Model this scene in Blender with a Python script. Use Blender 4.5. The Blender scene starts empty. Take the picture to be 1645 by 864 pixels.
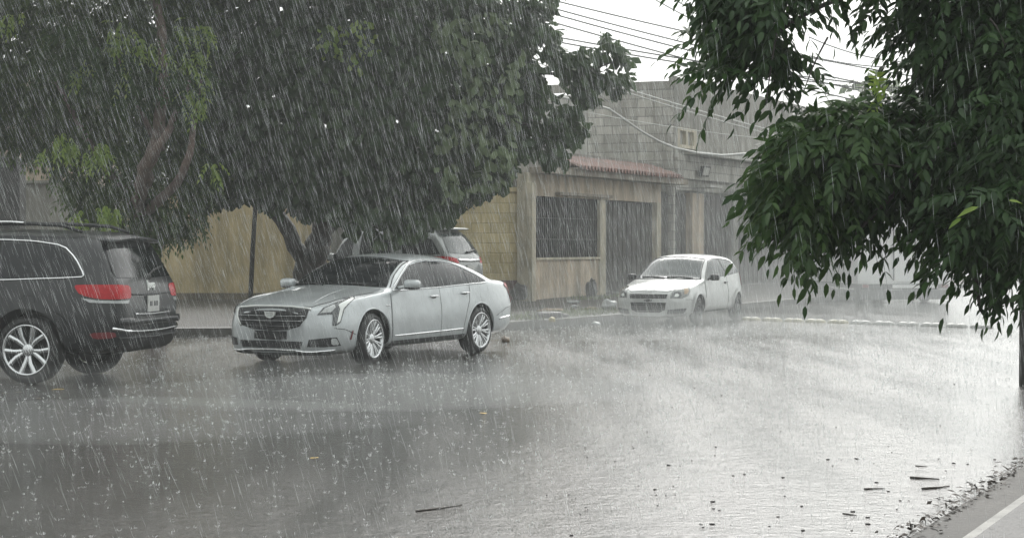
import bpy, bmesh, math, random
import numpy as np
from mathutils import Vector, Matrix, noise
from mathutils.bvhtree import BVHTree
from mathutils.geometry import delaunay_2d_cdt

random.seed(7)
rng = np.random.default_rng(11)
scene = bpy.context.scene
col = scene.collection
R = math.radians

# ------------------------------------------------------------------ camera
F, CX, HY, CH = 2900.0, 822.5, 395.0, 1.56          # focal length in photo pixels, centre column, horizon row, eye height
cam_d = bpy.data.cameras.new('camera'); cam = bpy.data.objects.new('camera', cam_d); col.objects.link(cam)
cam.location = (0, 0, CH); cam.rotation_euler = (R(90), 0, 0)
cam_d.sensor_width = 36.0; cam_d.lens = 36.0*F/1645.0
cam_d.shift_y = -(432.0-HY)/1645.0
cam_d.clip_start = 0.1; cam_d.clip_end = 1500
scene.camera = cam

# ------------------------------------------------------------------ sky, sun, exposure
SUN_EL, SUN_AZ = 38.0, 10.0                           # high pale sun behind the cloud, beyond the scene to the right
w = bpy.data.worlds.new('World'); scene.world = w; w.use_nodes = True
nt = w.node_tree; nt.nodes.clear()
sky = nt.nodes.new('ShaderNodeTexSky'); sky.sky_type = 'NISHITA'; sky.sun_disc = False
sky.sun_elevation = R(SUN_EL); sky.sun_rotation = R(SUN_AZ); sky.air_density = 1.0; sky.dust_density = 6.0; sky.ozone_density = 1.0
hs = nt.nodes.new('ShaderNodeHueSaturation'); hs.inputs['Saturation'].default_value = 0.12
bg = nt.nodes.new('ShaderNodeBackground'); bg.inputs['Strength'].default_value = 0.15
wo = nt.nodes.new('ShaderNodeOutputWorld')
nt.links.new(sky.outputs[0], hs.inputs['Color'])
# overcast: the cloud deck is brighter overhead than along the horizon
wtc = nt.nodes.new('ShaderNodeTexCoord'); wsp = nt.nodes.new('ShaderNodeSeparateXYZ'); nt.links.new(wtc.outputs['Generated'], wsp.inputs[0])
wmr = nt.nodes.new('ShaderNodeMapRange'); wmr.inputs['From Min'].default_value = 0; wmr.inputs['From Max'].default_value = 1; wmr.inputs['To Min'].default_value = .88; wmr.inputs['To Max'].default_value = 1.55
nt.links.new(wsp.outputs['Z'], wmr.inputs['Value'])
wmx = nt.nodes.new('ShaderNodeVectorMath'); wmx.operation = 'SCALE'; 
deck = nt.nodes.new('ShaderNodeMix'); deck.data_type = 'RGBA'; deck.inputs['Factor'].default_value = .76        # the even cloud deck in front of the clear sky's glow
deck.inputs[7].default_value = (2.75, 2.9, 2.8, 1); nt.links.new(hs.outputs[0], deck.inputs[6]); nt.links.new(deck.outputs[2], wmx.inputs[0]); nt.links.new(wmr.outputs[0], wmx.inputs['Scale'])
nt.links.new(wmx.outputs[0], bg.inputs['Color']); nt.links.new(bg.outputs[0], wo.inputs['Surface'])
sl = bpy.data.lights.new('sun', 'SUN'); sl.energy = 0.5; sl.angle = R(30); sl.color = (1, .97, .92)
so = bpy.data.objects.new('sun', sl); col.objects.link(so)
az, el = R(SUN_AZ), R(SUN_EL)
sd = Vector((math.sin(az)*math.cos(el), math.cos(az)*math.cos(el), math.sin(el)))
so.rotation_euler = sd.to_track_quat('Z', 'Y').to_euler()
vs = scene.view_settings
vs.view_transform = 'Standard'; vs.look = 'None'; vs.gamma = 1.0; vs.use_curve_mapping = False
vs.exposure = 1.2
cy = scene.cycles
cy.max_bounces = 6; cy.diffuse_bounces = 2; cy.glossy_bounces = 3; cy.transmission_bounces = 2
cy.transparent_max_bounces = 12; cy.volume_bounces = 1
cy.caustics_reflective = False; cy.caustics_refractive = False
cy.use_denoising = True
cy.sample_clamp_indirect = 4.0

# ------------------------------------------------------------------ helpers
def P(px, py, Y):                                    # the point at depth Y seen at a photo pixel
    return Vector(((px-CX)/F*Y, Y, CH-(py-HY)/F*Y))
def GY(py, z=0.0): return (CH-z)*F/(py-HY)           # depth of a ground point on photo row py
def G(px, py, z=0.0):
    Y = GY(py, z); return Vector(((px-CX)/F*Y, Y, z))

def tag(o, label=None, cat=None, group=None, kind=None):
    if label: o['label'] = label
    if cat: o['category'] = cat
    if group: o['group'] = group
    if kind: o['kind'] = kind
    return o
def empty(name, loc, rz=0.0, label=None, cat=None, group=None):
    o = bpy.data.objects.new(name, None); col.objects.link(o)
    o.location = loc; o.rotation_euler = (0, 0, rz); o.empty_display_size = .2
    return tag(o, label, cat, group)

def fastmesh(name, V, faces, mats, parent=None, smooth=False, midx=None):
    """V (n,3) array; faces a list of lists or an (m,k) array."""
    me = bpy.data.meshes.new(name)
    V = np.asarray(V, dtype=np.float32)
    if isinstance(faces, np.ndarray):
        m, k = faces.shape
        me.vertices.add(len(V)); me.vertices.foreach_set('co', V.ravel())
        me.loops.add(m*k); me.loops.foreach_set('vertex_index', faces.astype(np.int32).ravel())
        me.polygons.add(m)
        me.polygons.foreach_set('loop_start', np.arange(0, m*k, k, dtype=np.int32))
        me.update(calc_edges=True)
    else:
        me.from_pydata([tuple(map(float, v)) for v in V], [], [tuple(f) for f in faces]); me.update()
    for mt in (mats if isinstance(mats, (list, tuple)) else [mats]): me.materials.append(mt)
    n = len(me.polygons)
    if smooth: me.polygons.foreach_set('use_smooth', np.ones(n, dtype=bool))
    if midx is not None: me.polygons.foreach_set('material_index', np.asarray(midx, dtype=np.int32))
    me.update()
    o = bpy.data.objects.new(name, me); col.objects.link(o)
    if parent is not None: o.parent = parent
    return o

class MB:
    """collects boxes, tubes and lathes into ONE mesh"""
    def __init__(s): s.V = []; s.Fc = []; s.M = []; s.S = []
    def add(s, V, Fc, m=0):
        b = len(s.V); s.V += [tuple(v) for v in V]
        s.Fc += [tuple(i+b for i in f) for f in Fc]; s.M += [m]*len(Fc); return s
    def box(s, x0, x1, y0, y1, z0, z1, m=0, f=None):
        V = [(x, y, z) for z in (z0, z1) for y in (y0, y1) for x in (x0, x1)]
        if f: V = [f(*v) for v in V]
        return s.add(V, [(0,2,3,1),(4,5,7,6),(0,1,5,4),(2,6,7,3),(0,4,6,2),(1,3,7,5)], m)
    def tube(s, pts, r, n=6, m=0, caps=True):
        pts = [Vector(p) for p in pts]
        rs = r if isinstance(r, (list, tuple)) else [r]*len(pts)
        V, Fc = [], []
        up = Vector((0, 0, 1))
        prev = None
        for i, p in enumerate(pts):
            d = (pts[min(i+1, len(pts)-1)]-pts[max(i-1, 0)])
            if d.length < 1e-9: d = Vector((0, 0, 1))
            d.normalize()
            if prev is None:
                a = d.cross(up)
                if a.length < .05: a = d.cross(Vector((1, 0, 0)))
            else:
                a = prev-d*prev.dot(d)
                if a.length < 1e-6: a = d.cross(up)
            a.normalize(); prev = a; b = d.cross(a)
            for k in range(n):
                t = 2*math.pi*k/n
                V.append(p+a*(rs[i]*math.cos(t))+b*(rs[i]*math.sin(t)))
        for i in range(len(pts)-1):
            for k in range(n):
                Fc.append((i*n+k, i*n+(k+1) % n, (i+1)*n+(k+1) % n, (i+1)*n+k))
        if caps:
            Fc.append(tuple(range(n-1, -1, -1))); Fc.append(tuple((len(pts)-1)*n+k for k in range(n)))
        return s.add(V, Fc, m)
    def lathe(s, prof, n=40, m=0, axis='y', c=(0, 0, 0), close=False):
        V, Fc = [], []
        for (r, h) in prof:
            for k in range(n):
                t = 2*math.pi*k/n; a, b = r*math.cos(t), r*math.sin(t)
                v = (a, h, b) if axis == 'y' else (a, b, h)
                V.append((v[0]+c[0], v[1]+c[1], v[2]+c[2]))
        q = len(prof)
        for i in range(q if close else q-1):
            j = (i+1) % q
            for k in range(n): Fc.append((i*n+k, j*n+k, j*n+(k+1) % n, i*n+(k+1) % n))
        return s.add(V, Fc, m)
    def blob(s, c, d, p=2.6, nu=14, nv=10, m=0, f=None):
        """superellipsoid centred at c with half sizes d"""
        V, Fc = [], []
        sg = lambda a, e: math.copysign(abs(a)**e, a)
        e = 2.0/p
        for i in range(nv+1):
            ph = -math.pi/2+math.pi*i/nv
            for k in range(nu):
                th = 2*math.pi*k/nu
                v = (d[0]*sg(math.cos(ph), e)*sg(math.cos(th), e), d[1]*sg(math.cos(ph), e)*sg(math.sin(th), e), d[2]*sg(math.sin(ph), e))
                v = (v[0]+c[0], v[1]+c[1], v[2]+c[2])
                V.append(f(*v) if f else v)
        for i in range(nv):
            for k in range(nu): Fc.append((i*nu+k, i*nu+(k+1) % nu, (i+1)*nu+(k+1) % nu, (i+1)*nu+k))
        return s.add(V, Fc, m)
    def build(s, name, mats, parent=None, smooth=False):
        return fastmesh(name, s.V, s.Fc, mats, parent, smooth, s.M)

def pchip(xs, pts):
    """monotone cubic through control points, evaluated at xs"""
    pts = sorted(pts); x = np.array([p[0] for p in pts], float); y = np.array([p[1] for p in pts], float)
    h = np.diff(x); dl = np.diff(y)/h; m = np.zeros(len(x))
    for i in range(1, len(x)-1):
        if dl[i-1]*dl[i] > 0:
            w1, w2 = 2*h[i]+h[i-1], h[i]+2*h[i-1]
            m[i] = (w1+w2)/(w1/dl[i-1]+w2/dl[i])
    m[0], m[-1] = dl[0], dl[-1]
    xs = np.clip(np.asarray(xs, float), x[0], x[-1])
    k = np.clip(np.searchsorted(x, xs)-1, 0, len(x)-2)
    t = (xs-x[k])/h[k]
    return ((1+2*t)*(1-t)**2)*y[k]+t*(1-t)**2*h[k]*m[k]+t*t*(3-2*t)*y[k+1]+t*t*(t-1)*h[k]*m[k+1]

# ------------------------------------------------------------------ materials
def mat(name, c, rough=.6, metal=0.0, spec=.5, var=0.0, vscale=4.0, bump=0.0, bscale=30.0, coat=0.0, c2=None, stain=0.0, ior=None, trans=0.0, emit=None, tex='Object'):
    m = bpy.data.materials.new(name); m.use_nodes = True
    nt = m.node_tree; b = nt.nodes['Principled BSDF']
    b.inputs['Base Color'].default_value = (*c, 1); b.inputs['Roughness'].default_value = rough
    b.inputs['Metallic'].default_value = metal; b.inputs['Specular IOR Level'].default_value = spec
    b.inputs['Coat Weight'].default_value = coat; b.inputs['Coat Roughness'].default_value = .05
    if ior: b.inputs['IOR'].default_value = ior
    if trans: b.inputs['Transmission Weight'].default_value = trans
    tc = None
    if var or c2 or bump or stain:
        tc = nt.nodes.new('ShaderNodeTexCoord')
    if var or c2 or stain:
        n = nt.nodes.new('ShaderNodeTexNoise'); n.inputs['Scale'].default_value = vscale; n.inputs['Detail'].default_value = 6
        n.inputs['Roughness'].default_value = .62
        nt.links.new(tc.outputs[tex], n.inputs['Vector'])
        rp = nt.nodes.new('ShaderNodeValToRGB')
        a = c; d = c2 if c2 else tuple(max(0, v*(1-var)) for v in c)
        rp.color_ramp.elements[0].position = .36; rp.color_ramp.elements[1].position = .66
        rp.color_ramp.elements[0].color = (*d, 1); rp.color_ramp.elements[1].color = (*a, 1)
        nt.links.new(n.outputs['Fac'], rp.inputs['Fac'])
        out = rp.outputs['Color']
        if stain:                                      # run-off streaks on walls: noise stretched vertically
            mp = nt.nodes.new('ShaderNodeMapping'); mp.inputs['Scale'].default_value = (2.6, 2.6, .28)
            nt.links.new(tc.outputs[tex], mp.inputs['Vector'])
            n2 = nt.nodes.new('ShaderNodeTexNoise'); n2.inputs['Scale'].default_value = 1.6; n2.inputs['Detail'].default_value = 8; n2.inputs['Roughness'].default_value = .7
            nt.links.new(mp.outputs[0], n2.inputs['Vector'])
            r2 = nt.nodes.new('ShaderNodeValToRGB'); r2.color_ramp.elements[0].position = .4; r2.color_ramp.elements[1].position = .62
            k = 1-stain
            r2.color_ramp.elements[0].color = (k, k, k*.97, 1); r2.color_ramp.elements[1].color = (1, 1, 1, 1)
            nt.links.new(n2.outputs['Fac'], r2.inputs['Fac'])
            mx = nt.nodes.new('ShaderNodeMix'); mx.data_type = 'RGBA'; mx.blend_type = 'MULTIPLY'; mx.inputs['Factor'].default_value = 1
            nt.links.new(out, mx.inputs[6]); nt.links.new(r2.outputs['Color'], mx.inputs[7]); out = mx.outputs[2]
        nt.links.new(out, b.inputs['Base Color'])
    if bump:
        n = nt.nodes.new('ShaderNodeTexNoise'); n.inputs['Scale'].default_value = bscale; n.inputs['Detail'].default_value = 5
        nt.links.new(tc.outputs[tex], n.inputs['Vector'])
        bp = nt.nodes.new('ShaderNodeBump'); bp.inputs['Strength'].default_value = bump; bp.inputs['Distance'].default_value = .02
        nt.links.new(n.outputs['Fac'], bp.inputs['Height']); nt.links.new(bp.outputs[0], b.inputs['Normal'])
    return m

def block_mat(name, c, mortar, bw=.4, bh=.2, var=.25, stain=.35, axis='xz'):
    """concrete blocks in courses, mortar joints sunk by bump"""
    m = bpy.data.materials.new(name); m.use_nodes = True; nt = m.node_tree; b = nt.nodes['Principled BSDF']
    b.inputs['Roughness'].default_value = .7
    tc = nt.nodes.new('ShaderNodeTexCoord')
    sp = nt.nodes.new('ShaderNodeSeparateXYZ'); cb = nt.nodes.new('ShaderNodeCombineXYZ')
    nt.links.new(tc.outputs['Object'], sp.inputs[0])
    nt.links.new(sp.outputs['X' if axis[0] == 'x' else 'Y'], cb.inputs['X']); nt.links.new(sp.outputs['Z'], cb.inputs['Y'])
    br = nt.nodes.new('ShaderNodeTexBrick'); br.inputs['Scale'].default_value = 1.0
    br.inputs['Brick Width'].default_value = bw; br.inputs['Row Height'].default_value = bh
    br.inputs['Mortar Size'].default_value = .014; br.inputs['Mortar Smooth'].default_value = .3; br.inputs['Bias'].default_value = 0
    br.inputs['Color1'].default_value = (*c, 1); br.inputs['Color2'].default_value = (*(v*(1-var) for v in c), 1); br.inputs['Mortar'].default_value = (*mortar, 1)
    nt.links.new(cb.outputs[0], br.inputs['Vector'])
    n = nt.nodes.new('ShaderNodeTexNoise'); n.inputs['Scale'].default_value = 3.0; n.inputs['Detail'].default_value = 9; n.inputs['Roughness'].default_value = .7
    mp = nt.nodes.new('ShaderNodeMapping'); mp.inputs['Scale'].default_value = (1.2, 1.2, .4)
    nt.links.new(tc.outputs['Object'], mp.inputs['Vector']); nt.links.new(mp.outputs[0], n.inputs['Vector'])
    rp = nt.nodes.new('ShaderNodeValToRGB'); rp.color_ramp.elements[0].position = .38; rp.color_ramp.elements[1].position = .64
    k = 1-stain
    rp.color_ramp.elements[0].color = (k, k, k*.96, 1); rp.color_ramp.elements[1].color = (1, 1, 1, 1)
    nt.links.new(n.outputs['Fac'], rp.inputs['Fac'])
    mx = nt.nodes.new('ShaderNodeMix'); mx.data_type = 'RGBA'; mx.blend_type = 'MULTIPLY'; mx.inputs['Factor'].default_value = 1
    nt.links.new(br.outputs['Color'], mx.inputs[6]); nt.links.new(rp.outputs['Color'], mx.inputs[7]); nt.links.new(mx.outputs[2], b.inputs['Base Color'])
    bp = nt.nodes.new('ShaderNodeBump'); bp.inputs['Strength'].default_value = .8; bp.inputs['Distance'].default_value = .012; bp.invert = True
    nt.links.new(br.outputs['Fac'], bp.inputs['Height']); nt.links.new(bp.outputs[0], b.inputs['Normal'])
    return m

def leaf_mat(name, ca, cb, rough=.35, transl=.35):
    m = bpy.data.materials.new(name); m.use_nodes = True; nt = m.node_tree; b = nt.nodes['Principled BSDF']
    g = nt.nodes.new('ShaderNodeNewGeometry')
    rp = nt.nodes.new('ShaderNodeValToRGB')
    rp.color_ramp.elements[0].color = (*ca, 1); rp.color_ramp.elements[1].color = (*cb, 1)
    nt.links.new(g.outputs['Random Per Island'], rp.inputs['Fac']); nt.links.new(rp.outputs['Color'], b.inputs['Base Color'])
    b.inputs['Roughness'].default_value = rough; b.inputs['Specular IOR Level'].default_value = .28
    t = nt.nodes.new('ShaderNodeBsdfTranslucent')
    hsn = nt.nodes.new('ShaderNodeHueSaturation'); hsn.inputs['Value'].default_value = 1.5; hsn.inputs['Hue'].default_value = .485
    nt.links.new(rp.outputs['Color'], hsn.inputs['Color']); nt.links.new(hsn.outputs[0], t.inputs['Color'])
    mx = nt.nodes.new('ShaderNodeMixShader'); mx.inputs[0].default_value = transl
    nt.links.new(b.outputs[0], mx.inputs[1]); nt.links.new(t.outputs[0], mx.inputs[2])
    nt.links.new(mx.outputs[0], nt.nodes['Material Output'].inputs['Surface'])
    return m

def car_paint(name, c, metal=.0, rough=.25, coat=.8, dirt=.2):
    m = mat(name, c, rough=rough, metal=metal, coat=coat, var=dirt, vscale=2.6, bump=.05, bscale=60)   # the fine bump is the film of drops
    return m

def volume_mat(name, density, c=(.93, .95, .95), aniso=.2):
    m = bpy.data.materials.new(name); m.use_nodes = True; nt = m.node_tree; nt.nodes.clear()
    v = nt.nodes.new('ShaderNodeVolumePrincipled'); v.inputs['Color'].default_value = (*c, 1)
    v.inputs['Density'].default_value = density; v.inputs['Anisotropy'].default_value = aniso
    o = nt.nodes.new('ShaderNodeOutputMaterial'); nt.links.new(v.outputs[0], o.inputs['Volume'])
    return m

M = {}
M['chrome'] = mat('chrome', (.78, .79, .8), .12, 1.0)
M['black'] = mat('black_plastic', (.018, .019, .021), .45)
M['trimgrey'] = mat('grey_plastic', (.06, .062, .066), .5)
M['tyre'] = mat('tyre_rubber', (.016, .016, .017), .55, var=.3, vscale=9)
M['glass'] = mat('tinted_glass', (.008, .010, .012), .04, spec=.35, bump=.035, bscale=40)
M['hglass'] = mat('grey_glass', (.06, .07, .07), .05, spec=.45, bump=.03, bscale=40)
M['alloy'] = mat('alloy_wheel', (.62, .63, .64), .22, .9)
M['darkalloy'] = mat('dark_wheel', (.05, .052, .055), .4, .5)
M['barrel'] = mat('wheel_barrel', (.03, .031, .033), .5, .3)
M['red'] = mat('red_lamp_lens', (.50, .012, .018), .22, coat=.15, spec=.25, var=.25, vscale=20)
M['darkred'] = mat('dark_red_reflector', (.16, .02, .025), .3)
M['lens'] = mat('clear_lamp_lens', (.55, .57, .57), .08, spec=.7, var=.35, vscale=30, coat=.5)
M['hlens'] = mat('grey_lamp_lens', (.26, .27, .26), .1, var=.4, vscale=25, coat=.5)
M['darklens'] = mat('smoked_lamp_housing', (.055, .06, .065), .1, coat=.8)
M['white_led'] = mat('pale_light_guide', (.8, .82, .8), .15, coat=.5)
M['amber'] = mat('amber_lens', (.36, .25, .15), .15, coat=.5)
M['plate'] = mat('licence_plate', (.62, .62, .6), .35, var=.2, vscale=20)
M['silver'] = car_paint('silver_paint', (.56, .59, .605), .3, .3)
M['white'] = car_paint('white_paint', (.62, .63, .62), 0, .3)
M['charcoal'] = car_paint('charcoal_paint', (.012, .0135, .016), .0, .3, .25)
M['silver2'] = car_paint('pale_silver_paint', (.24, .25, .25), .3, .3)
# ------------------------------------------------------------------ car builder
def chaikin(poly, n=1):
    for _ in range(n):
        q = []
        for i in range(len(poly)):
            a, b = poly[i], poly[(i+1) % len(poly)]
            q += [(.8*a[0]+.2*b[0], .8*a[1]+.2*b[1]), (.2*a[0]+.8*b[0], .2*a[1]+.8*b[1])]
        poly = q
    return poly
def inside(poly, x, y):
    c = False; n = len(poly); j = n-1
    for i in range(n):
        xi, yi = poly[i]; xj, yj = poly[j]
        if (yi > y) != (yj > y) and x < (xj-xi)*(y-yi)/(yj-yi)+xi: c = not c
        j = i
    return c
def edge_dist(poly, x, y):
    best = 1e9
    for i in range(len(poly)):
        ax, ay = poly[i]; bx, by = poly[(i+1) % len(poly)]
        dx, dy = bx-ax, by-ay; L = dx*dx+dy*dy or 1e-12
        t = max(0, min(1, ((x-ax)*dx+(y-ay)*dy)/L)); best = min(best, math.hypot(x-ax-t*dx, y-ay-t*dy))
    return best

class Car:
    def __init__(s, name, loc, fwd, label, group=None, cat='car', z=0.0, zk=1.0, warp=None):
        fx, fy = fwd; L = math.hypot(fx, fy); s.f = Vector((fx/L, fy/L, 0)); s.l = Vector((-fy/L, fx/L, 0))
        s.root = empty(name, (loc[0], loc[1], z), math.atan2(fy, fx), label, cat, group)
        s.root.scale = (1, 1, zk); s.warp = warp or (lambda x: x)
        s.W2L = (Matrix.Translation((loc[0], loc[1], z)) @ Matrix.Rotation(math.atan2(fy, fx), 4, 'Z') @ Matrix.Diagonal((1, 1, zk, 1))).inverted()
        s.camL = s.W2L @ Vector((0, 0, CH))
    def loft(s, T, paint, arches, belt, zroof, nx=120):
        x0 = T['pc'][0][0]; x1 = T['pc'][-1][0]
        x0, x1 = min(x0, x1), max(x0, x1)
        t = np.linspace(0, 1, nx); t = .5-.5*np.cos(np.pi*t); t = .55*t+.45*np.linspace(0, 1, nx)
        xs = x0+(x1-x0)*t
        e = {k: pchip(xs, v) for k, v in T.items()}
        xs = np.array([s.warp(x) for x in xs])
        segs = [4, 2, 5, 6, 9, 5, 6]
        rows = []
        for i in range(nx):
            zb, wl, zm, wm, zs, ws, pc, ps, wr = (e[k][i] for k in ('zb', 'wl', 'zm', 'wm', 'zs', 'ws', 'pc', 'ps', 'wr'))
            ps = min(ps, pc-.004); zs = min(zs, ps-.012)
            tt = max(0.0, min(1.0, (ps-zs)/(zroof-belt)))
            wt = (ws-.02)+(wr-(ws-.02))*tt-.06*(1-tt)**3
            pts = [(0, zb), (wl-.1, zb), (wl, zb+.05), (wm, zm), (ws, zs)]
            q = []
            for a, b, n in zip(pts[:-1], pts[1:], segs[:4]):
                for k in range(n): u = k/n; q.append((a[0]+(b[0]-a[0])*u, a[1]+(b[1]-a[1])*u))
            n = segs[4]
            for k in range(n):
                u = k/n; bulge = .022*math.sin(math.pi*u)*tt
                q.append((ws+(wt-ws)*u+bulge, zs+(ps-zs)*u))
            n = segs[5]+segs[6]
            for k in range(n+1):
                u = 1-k/n; q.append((wt*u, pc-(pc-ps)*u**2.4))
            q = np.array(q)
            for _ in range(3):
                q[1:-1] = .5*q[1:-1]+.25*(q[:-2]+q[2:])
            rows.append(q)
        rows = np.array(rows)                          # nx, m, 2
        m = rows.shape[1]
        V = []
        ring = []
        for i in range(nx):
            h = rows[i]
            full = [(xs[i], y, z) for y, z in h]+[(xs[i], -y, z) for y, z in h[-2:0:-1]]
            V += full
        k = 2*m-2
        Fc = []
        for i in range(nx-1):
            for j in range(k): Fc.append((i*k+j, i*k+(j+1) % k, (i+1)*k+(j+1) % k, (i+1)*k+j))
        Fc.append(tuple(range(k-1, -1, -1))); Fc.append(tuple((nx-1)*k+j for j in range(k)))
        body = fastmesh('body', V, Fc, [paint, M['black']], None, True)
        bm = bmesh.new(); bm.from_mesh(body.data); bmesh.ops.recalc_face_normals(bm, faces=bm.faces)
        s.bvh = BVHTree.FromBMesh(bm); bm.to_mesh(body.data); bm.free()
        for (ax, az, ar) in arches:                    # wheel arches cut through the sides
            for sg in (1, -1):
                c = MB(); prof = [(0, .50), (ar, .50), (ar, 1.3), (0, 1.3)]
                V2, F2 = [], []
                N = 48
                for (yy) in (.52*sg, 1.3*sg):
                    for q in range(N):
                        a = 2*math.pi*q/N; V2.append((ax+ar*math.cos(a), yy, az+ar*math.sin(a)))
                for q in range(N): F2.append((q, (q+1) % N, N+(q+1) % N, N+q))
                F2.append(tuple(range(N-1, -1, -1))); F2.append(tuple(range(N, 2*N)))
                c.add(V2, F2, 1); co = c.build('cutter', [paint, M['black']])
                bm = bmesh.new(); bm.from_mesh(co.data); bmesh.ops.recalc_face_normals(bm, faces=bm.faces); bm.to_mesh(co.data); bm.free()
                md = body.modifiers.new('b', 'BOOLEAN'); md.operation = 'DIFFERENCE'; md.object = co; md.solver = 'EXACT'
                dg = bpy.context.evaluated_depsgraph_get()
                me = bpy.data.meshes.new_from_object(body.evaluated_get(dg))
                body.modifiers.clear(); old = body.data; body.data = me; bpy.data.meshes.remove(old); bpy.data.objects.remove(co)
        body.data.name = 'body'
        if hasattr(body.data, 'set_sharp_from_angle'): body.data.set_sharp_from_angle(angle=R(42))
        body.parent = s.root; s.body = body
        return body
    # -- projecting outlines onto the body
    def ray(s, proj, a, b, sg=1):
        if proj == 'side': o, d = Vector((s.warp(a), 3*sg, b)), Vector((0, -sg, 0))
        elif proj == 'front': o, d = Vector((6, a*sg, b)), Vector((-1, 0, 0))
        elif proj == 'rear': o, d = Vector((-6, a*sg, b)), Vector((1, 0, 0))
        elif proj == 'top': o, d = Vector((a, b*sg, 4)), Vector((0, 0, -1))
        elif proj == 'cam':
            p = s.W2L @ P(a, b, 30.0); o = s.camL; d = (p-o).normalized()
        h, n, i, dist = s.bvh.ray_cast(o, d)
        if h is None: return None, None
        if n.dot(d) > 0: n = -n
        return h, n
    def patch(s, name, poly, proj, mt, off=.006, sg=1, parent=None, h=.03, rnd=0, mirror=False):
        poly = chaikin(poly, rnd) if rnd else poly
        if proj == 'cam': h = h*110
        pts = []
        for i in range(len(poly)):
            a, b = poly[i], poly[(i+1) % len(poly)]
            n = max(1, int(math.hypot(b[0]-a[0], b[1]-a[1])/h))
            for k in range(n): pts.append((a[0]+(b[0]-a[0])*k/n, a[1]+(b[1]-a[1])*k/n))
        nb = len(pts); edges = [(i, (i+1) % nb) for i in range(nb)]
        xs = [p[0] for p in poly]; ys = [p[1] for p in poly]
        x = min(xs)+h*.5
        while x < max(xs):
            y = min(ys)+h*.5
            while y < max(ys):
                if inside(poly, x, y) and edge_dist(poly, x, y) > h*.4: pts.append((x, y))
                y += h
            x += h
        r = delaunay_2d_cdt([Vector(p) for p in pts], edges, [], 1, 1e-5)
        V, ok = [], []
        for v in r[0]:
            hp, n = s.ray(proj, v.x, v.y, sg)
            ok.append(hp is not None)
            V.append(hp+n*off if hp is not None else Vector((0, 0, 0)))
        if mirror: V = [Vector((v.x, -v.y, v.z)) for v in V]
        Fc = [tuple(f) for f in r[2] if all(ok[i] for i in f)]
        Fc = [f for f in Fc if max((V[f[i]]-V[f[(i+1) % 3]]).length for i in range(3)) < .25]
        o = fastmesh(name, V, Fc, mt, parent or s.root, True)
        bm = bmesh.new(); bm.from_mesh(o.data)
        bmesh.ops.delete(bm, geom=[v for v in bm.verts if not v.link_faces], context='VERTS')
        for f in bm.faces:                              # face outwards
            c = f.calc_center_median(); q = Vector((c.x*.2, 0, .5))
            if f.normal.dot(c-q) < 0: f.normal_flip()
        bm.to_mesh(o.data); bm.free()
        return o
    def line(s, pts, proj, off=.004, sg=1, step=.05, mirror=False, closed=False):
        if proj == 'cam': step *= 110
        pts = list(pts)+([pts[0]] if closed else [])
        out = []
        for a, b in zip(pts[:-1], pts[1:]):
            n = max(1, int(math.hypot(b[0]-a[0], b[1]-a[1])/step))
            for k in range(n): out.append((a[0]+(b[0]-a[0])*k/n, a[1]+(b[1]-a[1])*k/n))
        out.append(pts[-1])
        res = []
        for a, b in out:
            hp, n = s.ray(proj, a, b, sg)
            if hp is not None: res.append(hp+n*off)
        if mirror: res = [Vector((v.x, -v.y, v.z)) for v in res]
        return res
    def strip(s, name, pts, proj, r, mt, off=.004, sg=1, parent=None, mirror=False, closed=False, n=6):
        return MB().tube(s.line(pts, proj, off, sg, mirror=mirror, closed=closed), r, n).build(name, mt, parent or s.root, True)
    def seams(s, lines, name='panel_gap'):
        for pts, proj, both in lines:
            for sg in ((1, -1) if both else (1,)):
                q = s.line(pts, proj, .0005, sg)
                if len(q) > 1: MB().tube(q, .0045, 4).build(name, M['black'], s.root)
    def wheel(s, x, y, Rt, W, rr, spokes, rim_mat, steer=0.0, twin=True, style='alloy', rot=0.0):
        sg = 1 if y > 0 else -1
        hub = MB().lathe([(.001, W*.30), (.055, W*.30), (.065, W*.26), (.065, 0), (.15, -.02), (.15, -.05), (.001, -.05)], 24).build('wheel', M['darkalloy'] if style != 'steel' else M['barrel'], s.root, True)
        hub.location = (x, y-sg*W/2, Rt); hub.rotation_euler = (0, rot, steer if sg > 0 else math.pi+steer)
        h = W/2
        ty = MB().lathe([(rr, -h+.01), (rr+.015, -h), (Rt-.05, -h), (Rt-.012, -h+.022), (Rt, -h+.05), (Rt, h-.05), (Rt-.012, h-.022), (Rt-.05, h), (rr+.015, h), (rr, h-.012)], 56)
        ty.build('tyre', M['tyre'], hub, True)
        rm = MB()
        rm.lathe([(rr+.004, h-.01), (rr+.006, h+.002), (rr-.012, h+.003), (rr-.022, h-.02), (rr-.03, h-.07), (rr-.035, -h+.01)], 56, 0)
        rm.lathe([(rr-.04, -h*.25), (.001, -h*.25)], 40, 1)
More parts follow.
